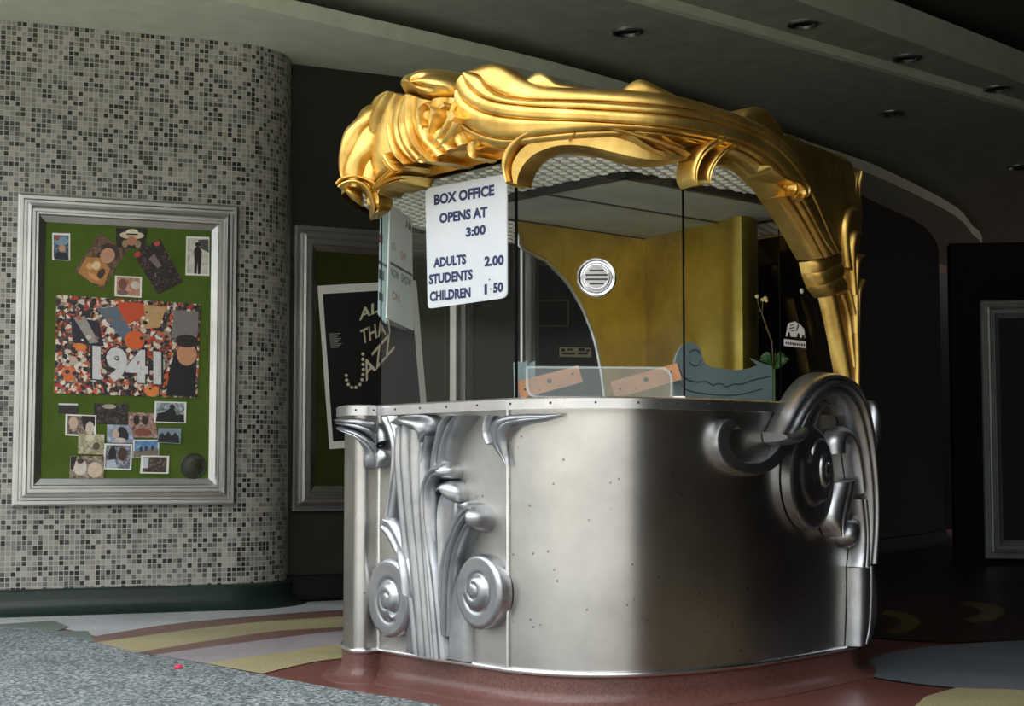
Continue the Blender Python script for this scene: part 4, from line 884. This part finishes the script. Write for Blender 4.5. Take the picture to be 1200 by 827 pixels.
mb = MB(); a = trn[0].lerp(trn[3], .45); b = trn[1].lerp(trn[2], .45); d = (trn[3]-trn[0]).normalized()*.012
mb.hexa([Vector((*w, ZB-.031)) for w in (a-d, b-d, b+d, a+d)], [Vector((*w, ZB-.026)) for w in (a-d, b-d, b+d, a+d)]); mb.build('tray_joint', M['black'], tray, 0)
# inner gold wall with the arched opening
def bp(px, d): r = ray(px, 300); return Vector((r.x*d/r.y, d))
corner_b = trn[2]+Vector((-.01, -.03)); lft = trn[3].lerp(trn[2], .30)+Vector((.01, -.01)); rgt = bp(862, 7.22)
WLF = Wall([lft.lerp(corner_b, k/16) for k in range(19)])
def arc_y(px):
    P = [(560, 272), (600, 286), (640, 306), (665, 331), (685, 366), (697, 400), (705, 440), (708.5, 471)]
    if px >= 708.5: return 480
    for (x0, y0), (x1, y1) in zip(P, P[1:]):
        if x0 <= px <= x1: return y0+(y1-y0)*(px-x0)/(x1-x0)
    return 272
mb = MB(); front_r = []; back_r = []
xs = [566, 580, 600, 615, 628, 640, 652, 660, 668, 676, 683, 689, 694, 698, 701.5, 704.5, 706.8, 708.4, 709, 720, 740, 752, 757, 760.3, 761]
ZI = ZB-.029; rim = []
for x in xs:
    s, zlow = WLF.hit(x, arc_y(x)); zlow = max(ZLT, min(zlow, ZI-.02)); zlow = ZLT if x >= 709 else zlow
    front_r.append([WLF.at(s, zlow+(ZI-zlow)*k/4, .0) for k in range(5)])
    if x < 709: rim.append(WLF.at(s, zlow, .004))
mb.grid(front_r)
front_r2 = [[p+Vector((0, .03, 0)) for p in r] for r in front_r]; mb.grid(front_r2)
mb.grid([[a[0], b[0]] for a, b in zip(front_r, front_r2)])
WRT = Wall([Vector(q[:2]) for q in cr([(corner_b.x, corner_b.y, 0), (corner_b.lerp(rgt, .5).x, corner_b.lerp(rgt, .5).y, 0), (corner_b.lerp(rgt, .84).x, corner_b.lerp(rgt, .84).y, 0)], 8)]+[Vector(q[:2]) for q in cr([(bp(851, 7.27).x, bp(851, 7.27).y, 0), (bp(860, 7.18).x, bp(860, 7.18).y, 0), (bp(872, 7.15).x, bp(872, 7.15).y, 0), (bp(882, 7.2).x, bp(882, 7.2).y, 0), (bp(887, 7.3).x, bp(887, 7.3).y, 0), (bp(888, 7.42).x, bp(888, 7.42).y, 0)], 14)])
mb.grid([[WRT.at(s, z) for z in (ZLT, 1.5, ZI)] for s in WRT.s])
iw = mb.build('gold_wall', M['brass'], booth, 40)
mb = MB(); mb.tube(rim, .010, 8); mb.build('arch_rim', M['frame'], iw, 60)
# sheet metal scroll standing behind the glass
SP2 = Plane(g2-(g3-g2)*.02, g3-g2)
mb = MB()
scr = lo([(803, 470), (802, 440), (804, 418), (812, 404), (823, 400), (832, 407), (836, 420), (842, 428), (858, 431), (876, 433), (894, 430), (896, 429)], 34)+[(901, 427), (892, 419), (904, 424), (912, 427)]+lo([(912, 427), (916, 424), (917, 440), (917, 470)], 6)
hh = [SP2.hit(*p) for p in scr]; mb.hexa([SP2.at(s, max(z, ZLT), -.05) for s, z in hh], [SP2.at(s, max(z, ZLT), -.058) for s, z in hh]); ss = mb.build('scroll_screen', M['slate'], booth, 0)
mb = MB()
for path in ([(832, 414), (828, 409), (821, 411), (819, 420), (823, 427), (830, 427), (833, 421)], [(806, 425), (812, 440), (826, 447), (840, 446), (846, 451), (856, 448), (862, 453), (872, 449), (880, 450), (893, 445), (915, 440)], [(806, 440), (815, 455), (840, 461), (875, 462), (905, 455)]):
    mb.tube([SP2.at(*SP2.hit(*p), -.05) for p in lo(path, 24)], .0025, 5)
mb.build('engraved_line', M['slateline'], ss, 60)
mb = MB(); pl = gplanes['leaf']; q = [(588, 470), (587, 424), (592, 422), (596, 427), (603, 421), (604, 470)]; hh = [pl.hit(*p) for p in q]
mb.hexa([pl.at(s, max(z, ZLT), -.06) for s, z in hh], [pl.at(s, max(z, ZLT), -.068) for s, z in hh])
hh = [sp.hit(*p) for p in [(606, 470), (606, 425), (612, 422), (618, 425), (627, 421), (626, 470)]]; mb.hexa([sp.at(s, max(z, ZLT), -.06) for s, z in hh], [sp.at(s, max(z, ZLT), -.068) for s, z in hh])
mb.build('scroll_screen', M['slate'], booth, 0)
# ---- canopy carving: ridged main band
E0 = [(557, 84), (567, 76), (580, 74), (594, 79), (608, 88), (625, 96), (650, 101), (700, 104), (750, 106), (800, 114), (840, 126), (876, 139), (905, 156), (930, 182), (950, 218), (968, 260), (982, 292)]
E1_ = [(559, 86), (572, 92), (580, 103), (595, 113), (620, 119), (660, 121), (700, 122), (745, 125), (790, 130), (826, 137), (858, 147), (890, 162), (918, 188), (938, 220), (956, 262), (971, 296)]
E2_ = [(556, 90), (562, 103), (577, 116), (600, 124), (640, 129), (690, 132), (740, 135), (790, 140), (830, 148), (862, 158), (894, 176), (920, 204), (940, 240), (956, 278), (966, 298)]
E3_ = [(548, 106), (555, 119), (570, 130), (592, 138), (625, 143), (660, 145), (700, 147), (750, 151), (800, 157), (836, 165), (866, 175), (892, 192), (914, 220), (932, 252), (948, 282), (960, 300)]
EB = [(547, 140), (556, 150), (575, 160), (602, 166), (636, 162), (690, 157), (750, 157), (800, 163), (840, 172), (868, 184), (893, 204), (914, 232), (932, 262), (948, 292), (954, 303)]
EC = [(549, 163), (558, 168), (575, 174), (602, 176), (636, 172), (690, 167), (750, 165), (800, 169), (838, 178), (864, 190), (888, 209), (908, 236), (927, 264), (943, 292), (950, 304)]
cm('crest_band', [E0, E1_, E2_, E3_, EB, EC], .125, back=-.06, groove=.14, pw=.3, n=90, sub=12, over=(.06, .94))
# leaf tips standing above the top edge
ca('leaf_tip', [(606, 100), (616, 91), (628, 84), (640, 87), (652, 95), (676, 100)], [(610, 108), (622, 108), (634, 108), (646, 109), (660, 111), (680, 112)], .10, lambda t: dome(.12+.6*t), n=20, back=-.12)
ca('leaf_tip', [(728, 108), (736, 99), (748, 92.5), (760, 94), (780, 104), (806, 117)], [(732, 116), (742, 116), (754, 117), (768, 118), (788, 122), (808, 128)], .10, lambda t: dome(.12+.6*t), n=20, back=-.12)
ca('leaf_tip', [(869, 137), (878, 127), (890, 124), (903, 128), (914, 139), (920, 150)], [(872, 142), (882, 142), (892, 146), (902, 152), (911, 158), (918, 164)], .08, lambda t: dome(.12+.6*t), n=20, back=-.15)
# lower C-scroll leaf
ca('scroll_leaf', [(601, 219), (595, 202), (594, 186), (602, 169), (620, 155), (645, 146), (680, 145), (720, 149), (760, 160), (790, 172), (800, 180)], [(606, 213), (604, 200), (606, 188), (614, 176), (628, 165), (648, 157), (680, 155), (716, 160), (752, 172), (782, 182), (799, 187)], .17, dome, n=50, m=12)
ca('scroll_leaf', [(606, 216), (603, 200), (605, 188), (614, 174), (630, 163), (650, 155), (680, 153), (716, 158), (752, 170), (782, 180), (800, 184)], [(612, 218), (614, 208), (621, 196), (632, 185), (648, 178), (664, 175), (690, 177), (720, 185), (752, 192), (780, 192), (801, 188)], .13, flatp, n=50, m=12)
ca('overlaid_leaf', [(669, 168), (676, 156), (690, 148), (708, 147), (728, 152), (750, 168), (772, 184)], [(670, 168), (690, 165), (712, 170), (735, 179), (755, 187), (768, 189), (776, 188)], .165, lambda t: flatp(t)*(.75+.25*math.cos(t*3)), n=28, m=12)
for i, (a, b) in enumerate([([(735, 152), (748, 163), (764, 176), (782, 184)], [(746, 150), (758, 160), (772, 172), (788, 181)]), ([(752, 150), (762, 159), (776, 170), (792, 178)], [(766, 151), (774, 158), (786, 166), (800, 174)]), ([(774, 152), (782, 160), (794, 168), (806, 172)], [(790, 154), (798, 160), (806, 165), (816, 168)]), ([(794, 152), (802, 160), (812, 166), (822, 168)], [(812, 157), (818, 162), (824, 165), (832, 168)])]):
    ca('leaf_rib', a, b, .15, dome, n=14, m=8)
ca('small_scroll', [(560, 166), (550, 168), (547, 177), (553, 186), (562, 189), (569, 186)], [(580, 164), (570, 170), (563, 176), (562, 182), (566, 186), (569, 186)], .14, dome, n=20)
ca('small_scroll', [(562, 166), (576, 166), (592, 171), (601, 173)], [(562, 178), (574, 175), (588, 176), (600, 178)], .12, ribs(2, .4), n=16)
# right arch: hooks, underside and arm down to the collar
cm('arch_hook', [[(856, 160), (836, 160), (820, 166), (807, 178), (800, 196), (800, 211), (805, 220)], [(856, 165), (837, 166), (822, 173), (811, 185), (805, 200), (804, 212), (806, 220)], [(856, 170), (838, 173), (824, 181), (814, 192), (809, 205), (808, 214), (807, 220)]], .125, groove=.15, n=34, back=-.04)
cm('arch_hook', [[(862, 166), (842, 170), (828, 181), (818, 197), (815, 210), (819, 217)], [(862, 172), (844, 175), (832, 185), (823, 199), (820, 211), (821, 217)], [(864, 177), (848, 180), (837, 189), (828, 201), (825, 211), (823, 217)]], .12, groove=.15, n=30, back=-.04)
ca('arch_web', [(826, 172), (850, 168), (872, 178), (892, 194), (908, 212), (916, 224)], [(826, 200), (842, 192), (860, 192), (876, 200), (892, 214), (904, 227)], .07, flatp, n=24)
cm('arch_hook', [[(880, 196), (896, 205), (909, 211), (921, 213), (930, 221), (928, 233), (919, 239)], [(882, 201), (896, 210), (908, 215), (918, 218), (924, 224), (923, 231), (917, 237)], [(884, 206), (896, 216), (907, 220), (914, 223), (918, 227), (918, 231), (916, 234)]], .12, base=.035, groove=.15, n=30, back=-.05)
cm('arch_hook', [[(898, 212), (906, 217), (908, 224), (905, 232)], [(904, 210), (913, 217), (914, 226), (910, 232)]], .12, base=.025, groove=0, n=20, back=-.05)
ca('arm_strip', [(918, 222), (934, 246), (948, 272), (957, 298)], [(926, 238), (936, 256), (946, 278), (954, 303)], .08, roll, n=20)
ca('arm_strip', [(924, 218), (942, 246), (956, 276), (964, 298)], [(918, 222), (935, 248), (949, 276), (957, 300)], .05, flatp, n=20)
# collar: tapering barrel of three rings
for (a, b, c, d) in (((953, 306), (984, 292), (957, 322), (988, 308)), ((956, 320), (988, 306), (962, 336), (990, 324)), ((961, 335), (990, 323), (971, 348), (993, 342))):
    ca('collar_ring', [a, ((a[0]+b[0])/2, (a[1]+b[1])/2-3), b], [c, ((c[0]+d[0])/2, (c[1]+d[1])/2-2), d], .14, lambda t: .8+.2*dome(t), n=18, m=8, env=lambda u: .35+.65*dome(u))
for E1, E2 in (([(975, 345), (983, 380), (990, 415), (996, 448)], [(983, 345), (992, 380), (999, 415), (1003, 448)]), ([(988, 345), (996, 372), (999, 400), (1002, 430)], [(992, 345), (1000, 372), (1003, 400), (1004, 430)]), ([(996, 340), (1003, 370), (1006, 410), (1006, 455)], [(1000, 340), (1007, 370), (1011, 410), (1010, 455)])):
    ca('tail_strip', E1, E2, .08, dome, n=24, m=8)
# dark corner shell behind the arch and the upright fronds at the corner
ca('canopy_shell', [(918, 162), (934, 156), (952, 166), (978, 176), (1000, 190), (1012, 206)], [(960, 290), (968, 285), (978, 290), (990, 300), (1000, 300), (1012, 296)], .06, lambda t: .6+.4*dome(t), n=24, m=12, back=-.1)
ca('frond', [(1006, 250), (1006, 225), (1008, 208), (1013, 199)], [(1012, 252), (1015, 228), (1017, 210), (1014, 199)], .06, ribs(2, .5), n=20, m=14)
ca('frond', [(1010, 300), (1014, 260), (1015, 225), (1017, 205)], [(1017, 300), (1022, 262), (1021, 228), (1018, 205)], .03, dome, n=20, m=10)
ca('frond', [(994, 312), (991, 285), (991, 262), (996, 244), (1003, 241)], [(1002, 318), (998, 290), (998, 268), (1001, 256), (1006, 250)], .09, ribs(1, .5), n=24, m=10)
ca('frond', [(1001, 345), (999, 310), (999, 285), (1003, 268), (1010, 270)], [(1006, 345), (1005, 315), (1005, 292), (1007, 280), (1010, 275)], .09, dome, n=24, m=10)
ca('frond', [(1003, 390), (1003, 355), (1003, 325), (1005, 300), (1012, 296)], [(1008, 390), (1008, 360), (1008, 335), (1010, 315), (1013, 302)], .09, dome, n=24, m=10)
ca('frond', [(1006, 400), (1007, 365), (1008, 340), (1014, 325)], [(1010, 400), (1011, 375), (1012, 350), (1016, 332)], .08, dome, n=24, m=10)
# centre knot: bulb, ribs and folds
cb('bulb', [(481, 115), (479, 100), (486, 88), (500, 81), (517, 81), (531, 90), (541, 103), (535, 114), (519, 121), (505, 118), (494, 112)], (508, 101), .15, base=.02, ridge=5)
K = [[(481, 113), (471, 124), (465, 140), (467, 160), (477, 178), (491, 191)], [(492, 113), (483, 126), (478, 145), (481, 165), (491, 180), (502, 192)], [(498, 113), (493, 130), (491, 150), (497, 170), (508, 184), (517, 194)], [(505, 117), (503, 135), (504, 152), (511, 168), (522, 181), (529, 190)], [(520, 121), (517, 135), (516, 150), (520, 163), (529, 172), (538, 182)], [(535, 116), (532, 130), (530, 145), (532, 158), (540, 168), (547, 175)], [(549, 118), (553, 130), (554, 142), (554, 152), (555, 162), (557, 168)]]
cm('knot', K, .14, groove=.26, n=40, sub=7)
cm('knot_rib', [[(496, 113), (494, 130), (495, 150), (502, 170), (514, 184), (526, 195)], [(505, 116), (503, 133), (504, 152), (511, 168), (522, 182), (533, 192)]], .155, groove=0, n=34)
cm('knot_fold', [[(512, 150), (510, 136), (514, 125), (522, 121), (530, 127), (532, 142), (527, 160)], [(517, 150), (515, 138), (518, 131), (522, 129), (526, 133), (527, 144), (523, 158)]], .155, groove=0, n=30)
cm('knot_strap', [[(545, 119), (538, 138), (527, 158), (513, 176), (502, 188)], [(551, 128), (544, 148), (534, 166), (521, 182), (511, 192)], [(557, 138), (550, 158), (541, 173), (530, 187), (521, 195)]], .14, groove=.4, n=34)
ca('gold_tab', [(539, 126), (545, 124)], [(542, 134), (548, 130)], .25, flatp, n=6, m=6)
ca('gold_tab', [(548, 136), (555, 132)], [(554, 149), (560, 144)], .25, flatp, n=6, m=6)
# left drape
cm('drape', [[(409, 221), (402, 205), (399, 185), (402, 158), (416, 138), (430, 123), (446, 111), (461, 108)], [(413, 222), (408, 207), (411, 188), (420, 168), (434, 148), (446, 131), (458, 117), (468, 109)], [(424, 222), (427, 206), (435, 188), (444, 168), (452, 150), (460, 134), (468, 120), (474, 111)], [(441, 225), (449, 212), (457, 198), (464, 184), (467, 166), (470, 148), (474, 130), (481, 114)]], .125, groove=.17, n=54, sub=9, over=(.04, .9), pw=.8)
cm('drape_curl', [[(404, 216), (409, 208), (423, 205), (436, 212), (442, 226), (443, 240), (440, 253)], [(406, 221), (411, 215), (421, 213), (431, 219), (437, 231), (439, 243), (438, 253)], [(409, 226), (414, 222), (420, 221), (426, 226), (431, 237), (434, 247), (436, 254)]], .15, groove=.35, n=34)
cb('drape_curl', [(405, 216), (406, 226), (412, 234), (420, 238), (423, 231), (418, 222), (412, 215)], (412, 225), .11)
cm('curled_leaf', [[(437, 226), (446, 210), (458, 196), (468, 184)], [(442, 228), (452, 213), (464, 202), (474, 192)], [(448, 229), (459, 217), (470, 208), (479, 200)]], .12, groove=.4, n=24)
cm('curled_leaf', [[(466, 178), (473, 190), (483, 198), (491, 196)], [(464, 187), (471, 197), (480, 203), (490, 199)], [(464, 196), (470, 203), (479, 206), (488, 201)]], .13, groove=.2, n=22)
cm('curled_leaf', [[(448, 222), (462, 211), (474, 206), (485, 206)], [(455, 223), (466, 216), (475, 213), (483, 211)], [(462, 223), (469, 220), (475, 219), (481, 216)]], .12, groove=.4, n=22)
cm('curled_leaf', [[(462, 150), (464, 168), (470, 184), (482, 196)], [(468, 146), (472, 165), (479, 180), (491, 192)]], .11, groove=0, n=24)
# ------------------------------------------------------------------ things on and in the booth
lg = gplanes['leaf']
mb = MB(); q = round_quad([(502.5, 221.5), (598, 204), (598, 349), (505.5, 362)], .05)
hh = [lg.hit(*p) for p in q]; mb.hexa([lg.at(s, z, .012) for s, z in hh], [lg.at(s, z, .018) for s, z in hh]); mb.cur = 1
for s_, a, b, h in (('BOX OFFICE', (513.1, 241.3), (583.8, 229.8), 12.8), ('OPENS AT', (519.2, 262.6), (575.7, 254.8), 12.2), ('3:00', (550.3, 278.5), (573.7, 275.1), 11.5), ('ADULTS', (512.4, 314.4), (550.7, 310), 11.8), ('2.00', (572, 313), (595, 311), 12.2), ('STUDENTS', (507, 334), (558.5, 328), 12), ('.', (577.3, 329), (579, 328.8), 1.8), ('CHILDREN', (508, 354), (556, 348.8), 12), ('1', (572, 345.4), (575.3, 345), 12), ('·', (578.6, 340), (580.2, 339.7), 1.8), ('50', (582.4, 343.8), (594, 342.4), 12)):
    text_on(mb, s_, a, b, h, lg, .0186, .05)
tag(mb.build('price_sign', [M['signwhite'], M['navy']], None, 0), 'white box office price sign with navy letters on booth glass', 'sign')
ls = gplanes['left']
# the left pane's sign hangs inside, seen edge on from behind
g0v = Vector((*g0, 0)); sd = Vector((.24, .97)); SS = Plane(g0+Vector((.035, .0)), sd)
mb = MB(); q = [(457.5, 238.5), (482.5, 257), (485, 387), (453.5, 372)]
hh = [SS.hit(*p) for p in q]; mb.hexa([SS.at(s, z, 0) for s, z in hh], [SS.at(s, z, -.006) for s, z in hh])
def ssq(pts, mi): mb.cur = mi; mb.poly([SS.at(*SS.hit(*p), .0008) for p in pts])
ssq([(457, 306), (483, 321), (483, 324), (457, 309.5)], 1)
for a, b, t, mi in (((475, 267), (481.5, 272), 'AM', 1), ((458.5, 292), (463.5, 295), 'NO', 2), ((469, 303), (476, 307), 'OW', 2), ((458, 323), (467, 329), 'NOW', 1), ((470, 330), (482, 337), 'SHOW', 1), ((459, 350), (468, 355), 'ON', 2)):
    mb.cur = mi; text_on(mb, t, a, b, 10, SS, .001, .02)
tag(mb.build('card_and_reflection', [M['signwhite'], M['greylet'], M['redlet']], None, 0), 'narrow white card with faint lettering inside left booth glass', 'sign')
mb = MB(); S3 = Plane(g0+Vector((-.012, .03)), Vector((.12, .99)))  # reflection of the card, built as a thin bluish strip
q = [(446, 237), (457, 239), (453.5, 374), (453, 380), (443, 368)]
S3 = Plane(g0+Vector((.012, .1)), Vector((1, .35)))
hh = [S3.hit(*p) for p in q]; mb.hexa([S3.at(s, z, 0) for s, z in hh], [S3.at(s, z, -.005) for s, z in hh])
for pts, mi in (([(444.5, 274), (449, 275), (449, 285), (444.3, 284)], 1), ([(444, 305), (455, 311), (455, 315), (444, 309)], 2), ([(444, 315), (450, 318), (450, 329), (444, 327)], 2), ([(444, 342), (449, 344), (449, 354), (444, 352)], 2)):
    mb.cur = mi; mb.poly([S3.at(*S3.hit(*p), .001) for p in pts])
tag(mb.build('card_and_reflection', [M['signreflection'], M['redlet2'], M['darklet']], None, 0), 'bluish strip copying the card reflection at the left front corner of booth glass', 'sign')
# sticker
gc = gplanes['c']; mb = MB()
def gq(pts, h, mi): mb.cur = mi; mb.poly([gc.at(*gc.hit(*p), h) for p in pts])
hh = [gc.hit(*p) for p in [(918.5, 397), (944, 400), (944, 408), (918.5, 405)]]; mb.hexa([gc.at(s, z, .001) for s, z in hh], [gc.at(s, z, .002) for s, z in hh])
hh = [gc.hit(*p) for p in [(920.5, 394), (923.5, 379), (931, 376.5), (938, 381), (942, 386), (943, 396)]]; mb.hexa([gc.at(s, z, .001) for s, z in hh], [gc.at(s, z, .002) for s, z in hh])
for pts in ([(922, 395), (922.5, 390), (924.5, 388.5), (926, 395)], [(933, 395.5), (934, 390), (936.5, 391), (937, 396)], [(934.5, 380), (936, 381), (933, 388), (932, 387)], [(939, 396), (939.5, 392), (942, 393), (942, 396.3)], [(925, 381), (930, 379.5), (930, 380.7), (925, 382.2)], [(924.5, 384), (930.5, 383), (930.5, 384.3), (924.5, 385.3)], [(926.5, 387), (931, 386.5), (931, 387.7), (926.5, 388.2)]): gq(pts, .0026, 1)
for k in range(9): gq([(920+k*2.6, 400.4+k*.3), (921.8+k*2.6, 400.6+k*.3), (921.8+k*2.6, 403.4+k*.3), (920+k*2.6, 403.2+k*.3)], .0026, 1)
tag(mb.build('window_sticker', [M['paper'], M['black']], None, 0), 'small white sticker with house shape on right booth glass', 'sticker')
mb = MB(); s, z = gc.hit(939, 341); mb.disc(gc.at(s, z, .001), gc.nrm(), [(.011, 0), (.011, .003), (.008, .005), (.001, .005)], 16)  # white disc put in for a small reflection on the glass
tag(mb.build('round_reflection', M['paper'], None, 30), 'tiny white round reflection spot on right booth glass', 'sticker')
# wooden blocks behind the slot cover
def block(c, ang, L, Hh, lb):
    s, z = sp.hit(*c); cc = sp.at(s, z, -.022); u = Vector((sp.d.x, sp.d.y, 0)); nn = sp.nrm()
    ux = u*math.cos(ang)+Vector((0, 0, 1))*math.sin(ang); uz = -u*math.sin(ang)+Vector((0, 0, 1))*math.cos(ang)
    low = L/2*math.sin(ang)+Hh/2*math.cos(ang); cc.z = ZLT+low+.001
    t = thing('wooden_block', (cc.x, cc.y, ZLT), lb, 'wood block', 'bare wooden blocks behind the ticket slot')
    mb = MB(); mb.box(cc, ux, uz, nn, L/2, Hh/2, .010); b = mb.build('board', M['wood'], t, 0)
    for a, bb, r in ((0, .05, .009), (-.40, -.05, .0045), (.38, .1, .0045), (-.18, -.28, .0035)):
        mb = MB(); mb.disc(cc+ux*L*a+uz*Hh*bb+nn*.0095, nn, [(r, 0), (r, .0012), (r*.4, .0012)], 14); mb.build('screw_hole', M['hole'], t, 30)
block((644, 448.5), math.radians(15), .238, .064, 'left wooden block leaning behind the clear ticket slot')
block((757.5, 448.5), math.radians(16), .255, .064, 'right wooden block leaning behind the clear ticket slot')
mb = MB(); s, z = gplanes['a'].hit(795, 466); p = gplanes['a'].at(s, ZLT+.004, .024); u = Vector((sp.d.x, sp.d.y, 0)); mb.box(p, u, sp.nrm(), (0, 0, 1), .022, .012, .003)
tag(mb.build('paper_scrap', M['paper'], None, 0), 'small white paper scrap on the steel ledge', 'paper')
# flower sprig
cp = bp(905, 6.75); t = thing('flower_sprig', (cp.x, cp.y, ZLT), 'thin dried flower stems with green leaves inside booth', 'plant')
mb = MB(); b0 = D(907, 440, 6.75); b0.z = ZLT
for path in ([(905, 400), (898, 384), (893, 368), (894, 352)], [(905, 402), (897, 378), (890, 360), (887, 348)]): mb.tube([b0]+[D(x, y, 6.75) for x, y in path], .0022, 5)
mb.build('stem', M['stem'], t, 60)
mb = MB()
for x, y in ((894, 351), (897, 349), (898, 352), (887, 347)): mb.disc(D(x, y, 6.75), (0, -1, .3), [(.002, -.004), (.009, 0), (.006, .005), (.001, .006)], 8)
mb.build('flower_head', M['petal'], t, 60)
mb = MB()
for k in range(9):
    a = k*.7; pth = [D(907, 432, 6.75), D(907+12*math.cos(a)*.6, 425-4*(k % 3), 6.75-.02*math.sin(a)), D(907+18*math.cos(a), 420+5*math.sin(a), 6.75-.05*math.sin(a))]
    pth = cr(pth, 8); w = [.001+.018*math.sin(math.pi*i/7) for i in range(8)]
    rows = [[p+Vector((0, 0, wi)), p+Vector((0, -.006, 0)), p-Vector((0, 0, wi))] for p, wi in zip(pth, w)]; mb.grid(rows); mb.grid([[p+Vector((0, .002, 0)) for p in r] for r in rows])
mb.tube([Vector((b0.x, b0.y, ZLT)), D(907, 432, 6.75)], .006, 6)
mb.build('leaf', M['leafgreen'], t, 60)
# red speck on the pavement
p = G(209, 783, .004); mb = MB(); mb.disc(p, (0, 0, 1), [(.016, -.002), (.02, .006), (.013, .014), (.002, .016)], 7, up=(0, 1, 0)); tag(mb.build('litter_scrap', plain('crimson_scrap', c3(190, 40, 70), .5), None, 60), 'tiny crimson scrap lying on the grey pavement', 'litter')
# ------------------------------------------------------------------ light
w = bpy.data.worlds.new('overcast_sky'); sc.world = w; w.use_nodes = True; nt = w.node_tree; bg = nt.nodes['Background']
tcw = N(nt, 'ShaderNodeTexCoord'); sx = N(nt, 'ShaderNodeSeparateXYZ'); nt.links.new(tcw.outputs['Generated'], sx.inputs[0])
r = ramp(nt, [(.0, (.30, .29, .27)), (.49, (.40, .39, .36)), (.51, (.62, .60, .56)), (.538, (.62, .61, .58)), (.546, (.22, .23, .2)), (.60, (.30, .31, .29)), (.67, (2.0, 2.05, 2.1)), (1, (2.6, 2.7, 2.85))]); mr = N(nt, 'ShaderNodeMapRange'); mr.inputs['From Min'].default_value = -1; wn_ = N(nt, 'ShaderNodeTexNoise'); wn_.inputs['Scale'].default_value = 14; wn_.inputs['Detail'].default_value = 5; nt.links.new(tcw.outputs['Generated'], wn_.inputs['Vector'])
ma_ = N(nt, 'ShaderNodeMath', operation='MULTIPLY_ADD'); nt.links.new(wn_.outputs['Fac'], ma_.inputs[0]); ma_.inputs[1].default_value = .05; ma_.inputs[2].default_value = -.025
ad_ = N(nt, 'ShaderNodeMath', operation='ADD'); nt.links.new(sx.outputs[2], ad_.inputs[0]); nt.links.new(ma_.outputs[0], ad_.inputs[1]); nt.links.new(ad_.outputs[0], mr.inputs['Value']); nt.links.new(mr.outputs['Result'], r.inputs['Fac']); nt.links.new(r.outputs['Color'], bg.inputs['Color'])
bg.inputs['Strength'].default_value = 1.4
vs = sc.view_settings; vs.view_transform = 'Standard'; vs.look = 'None'; vs.gamma = 1; vs.use_curve_mapping = False; vs.exposure = 0
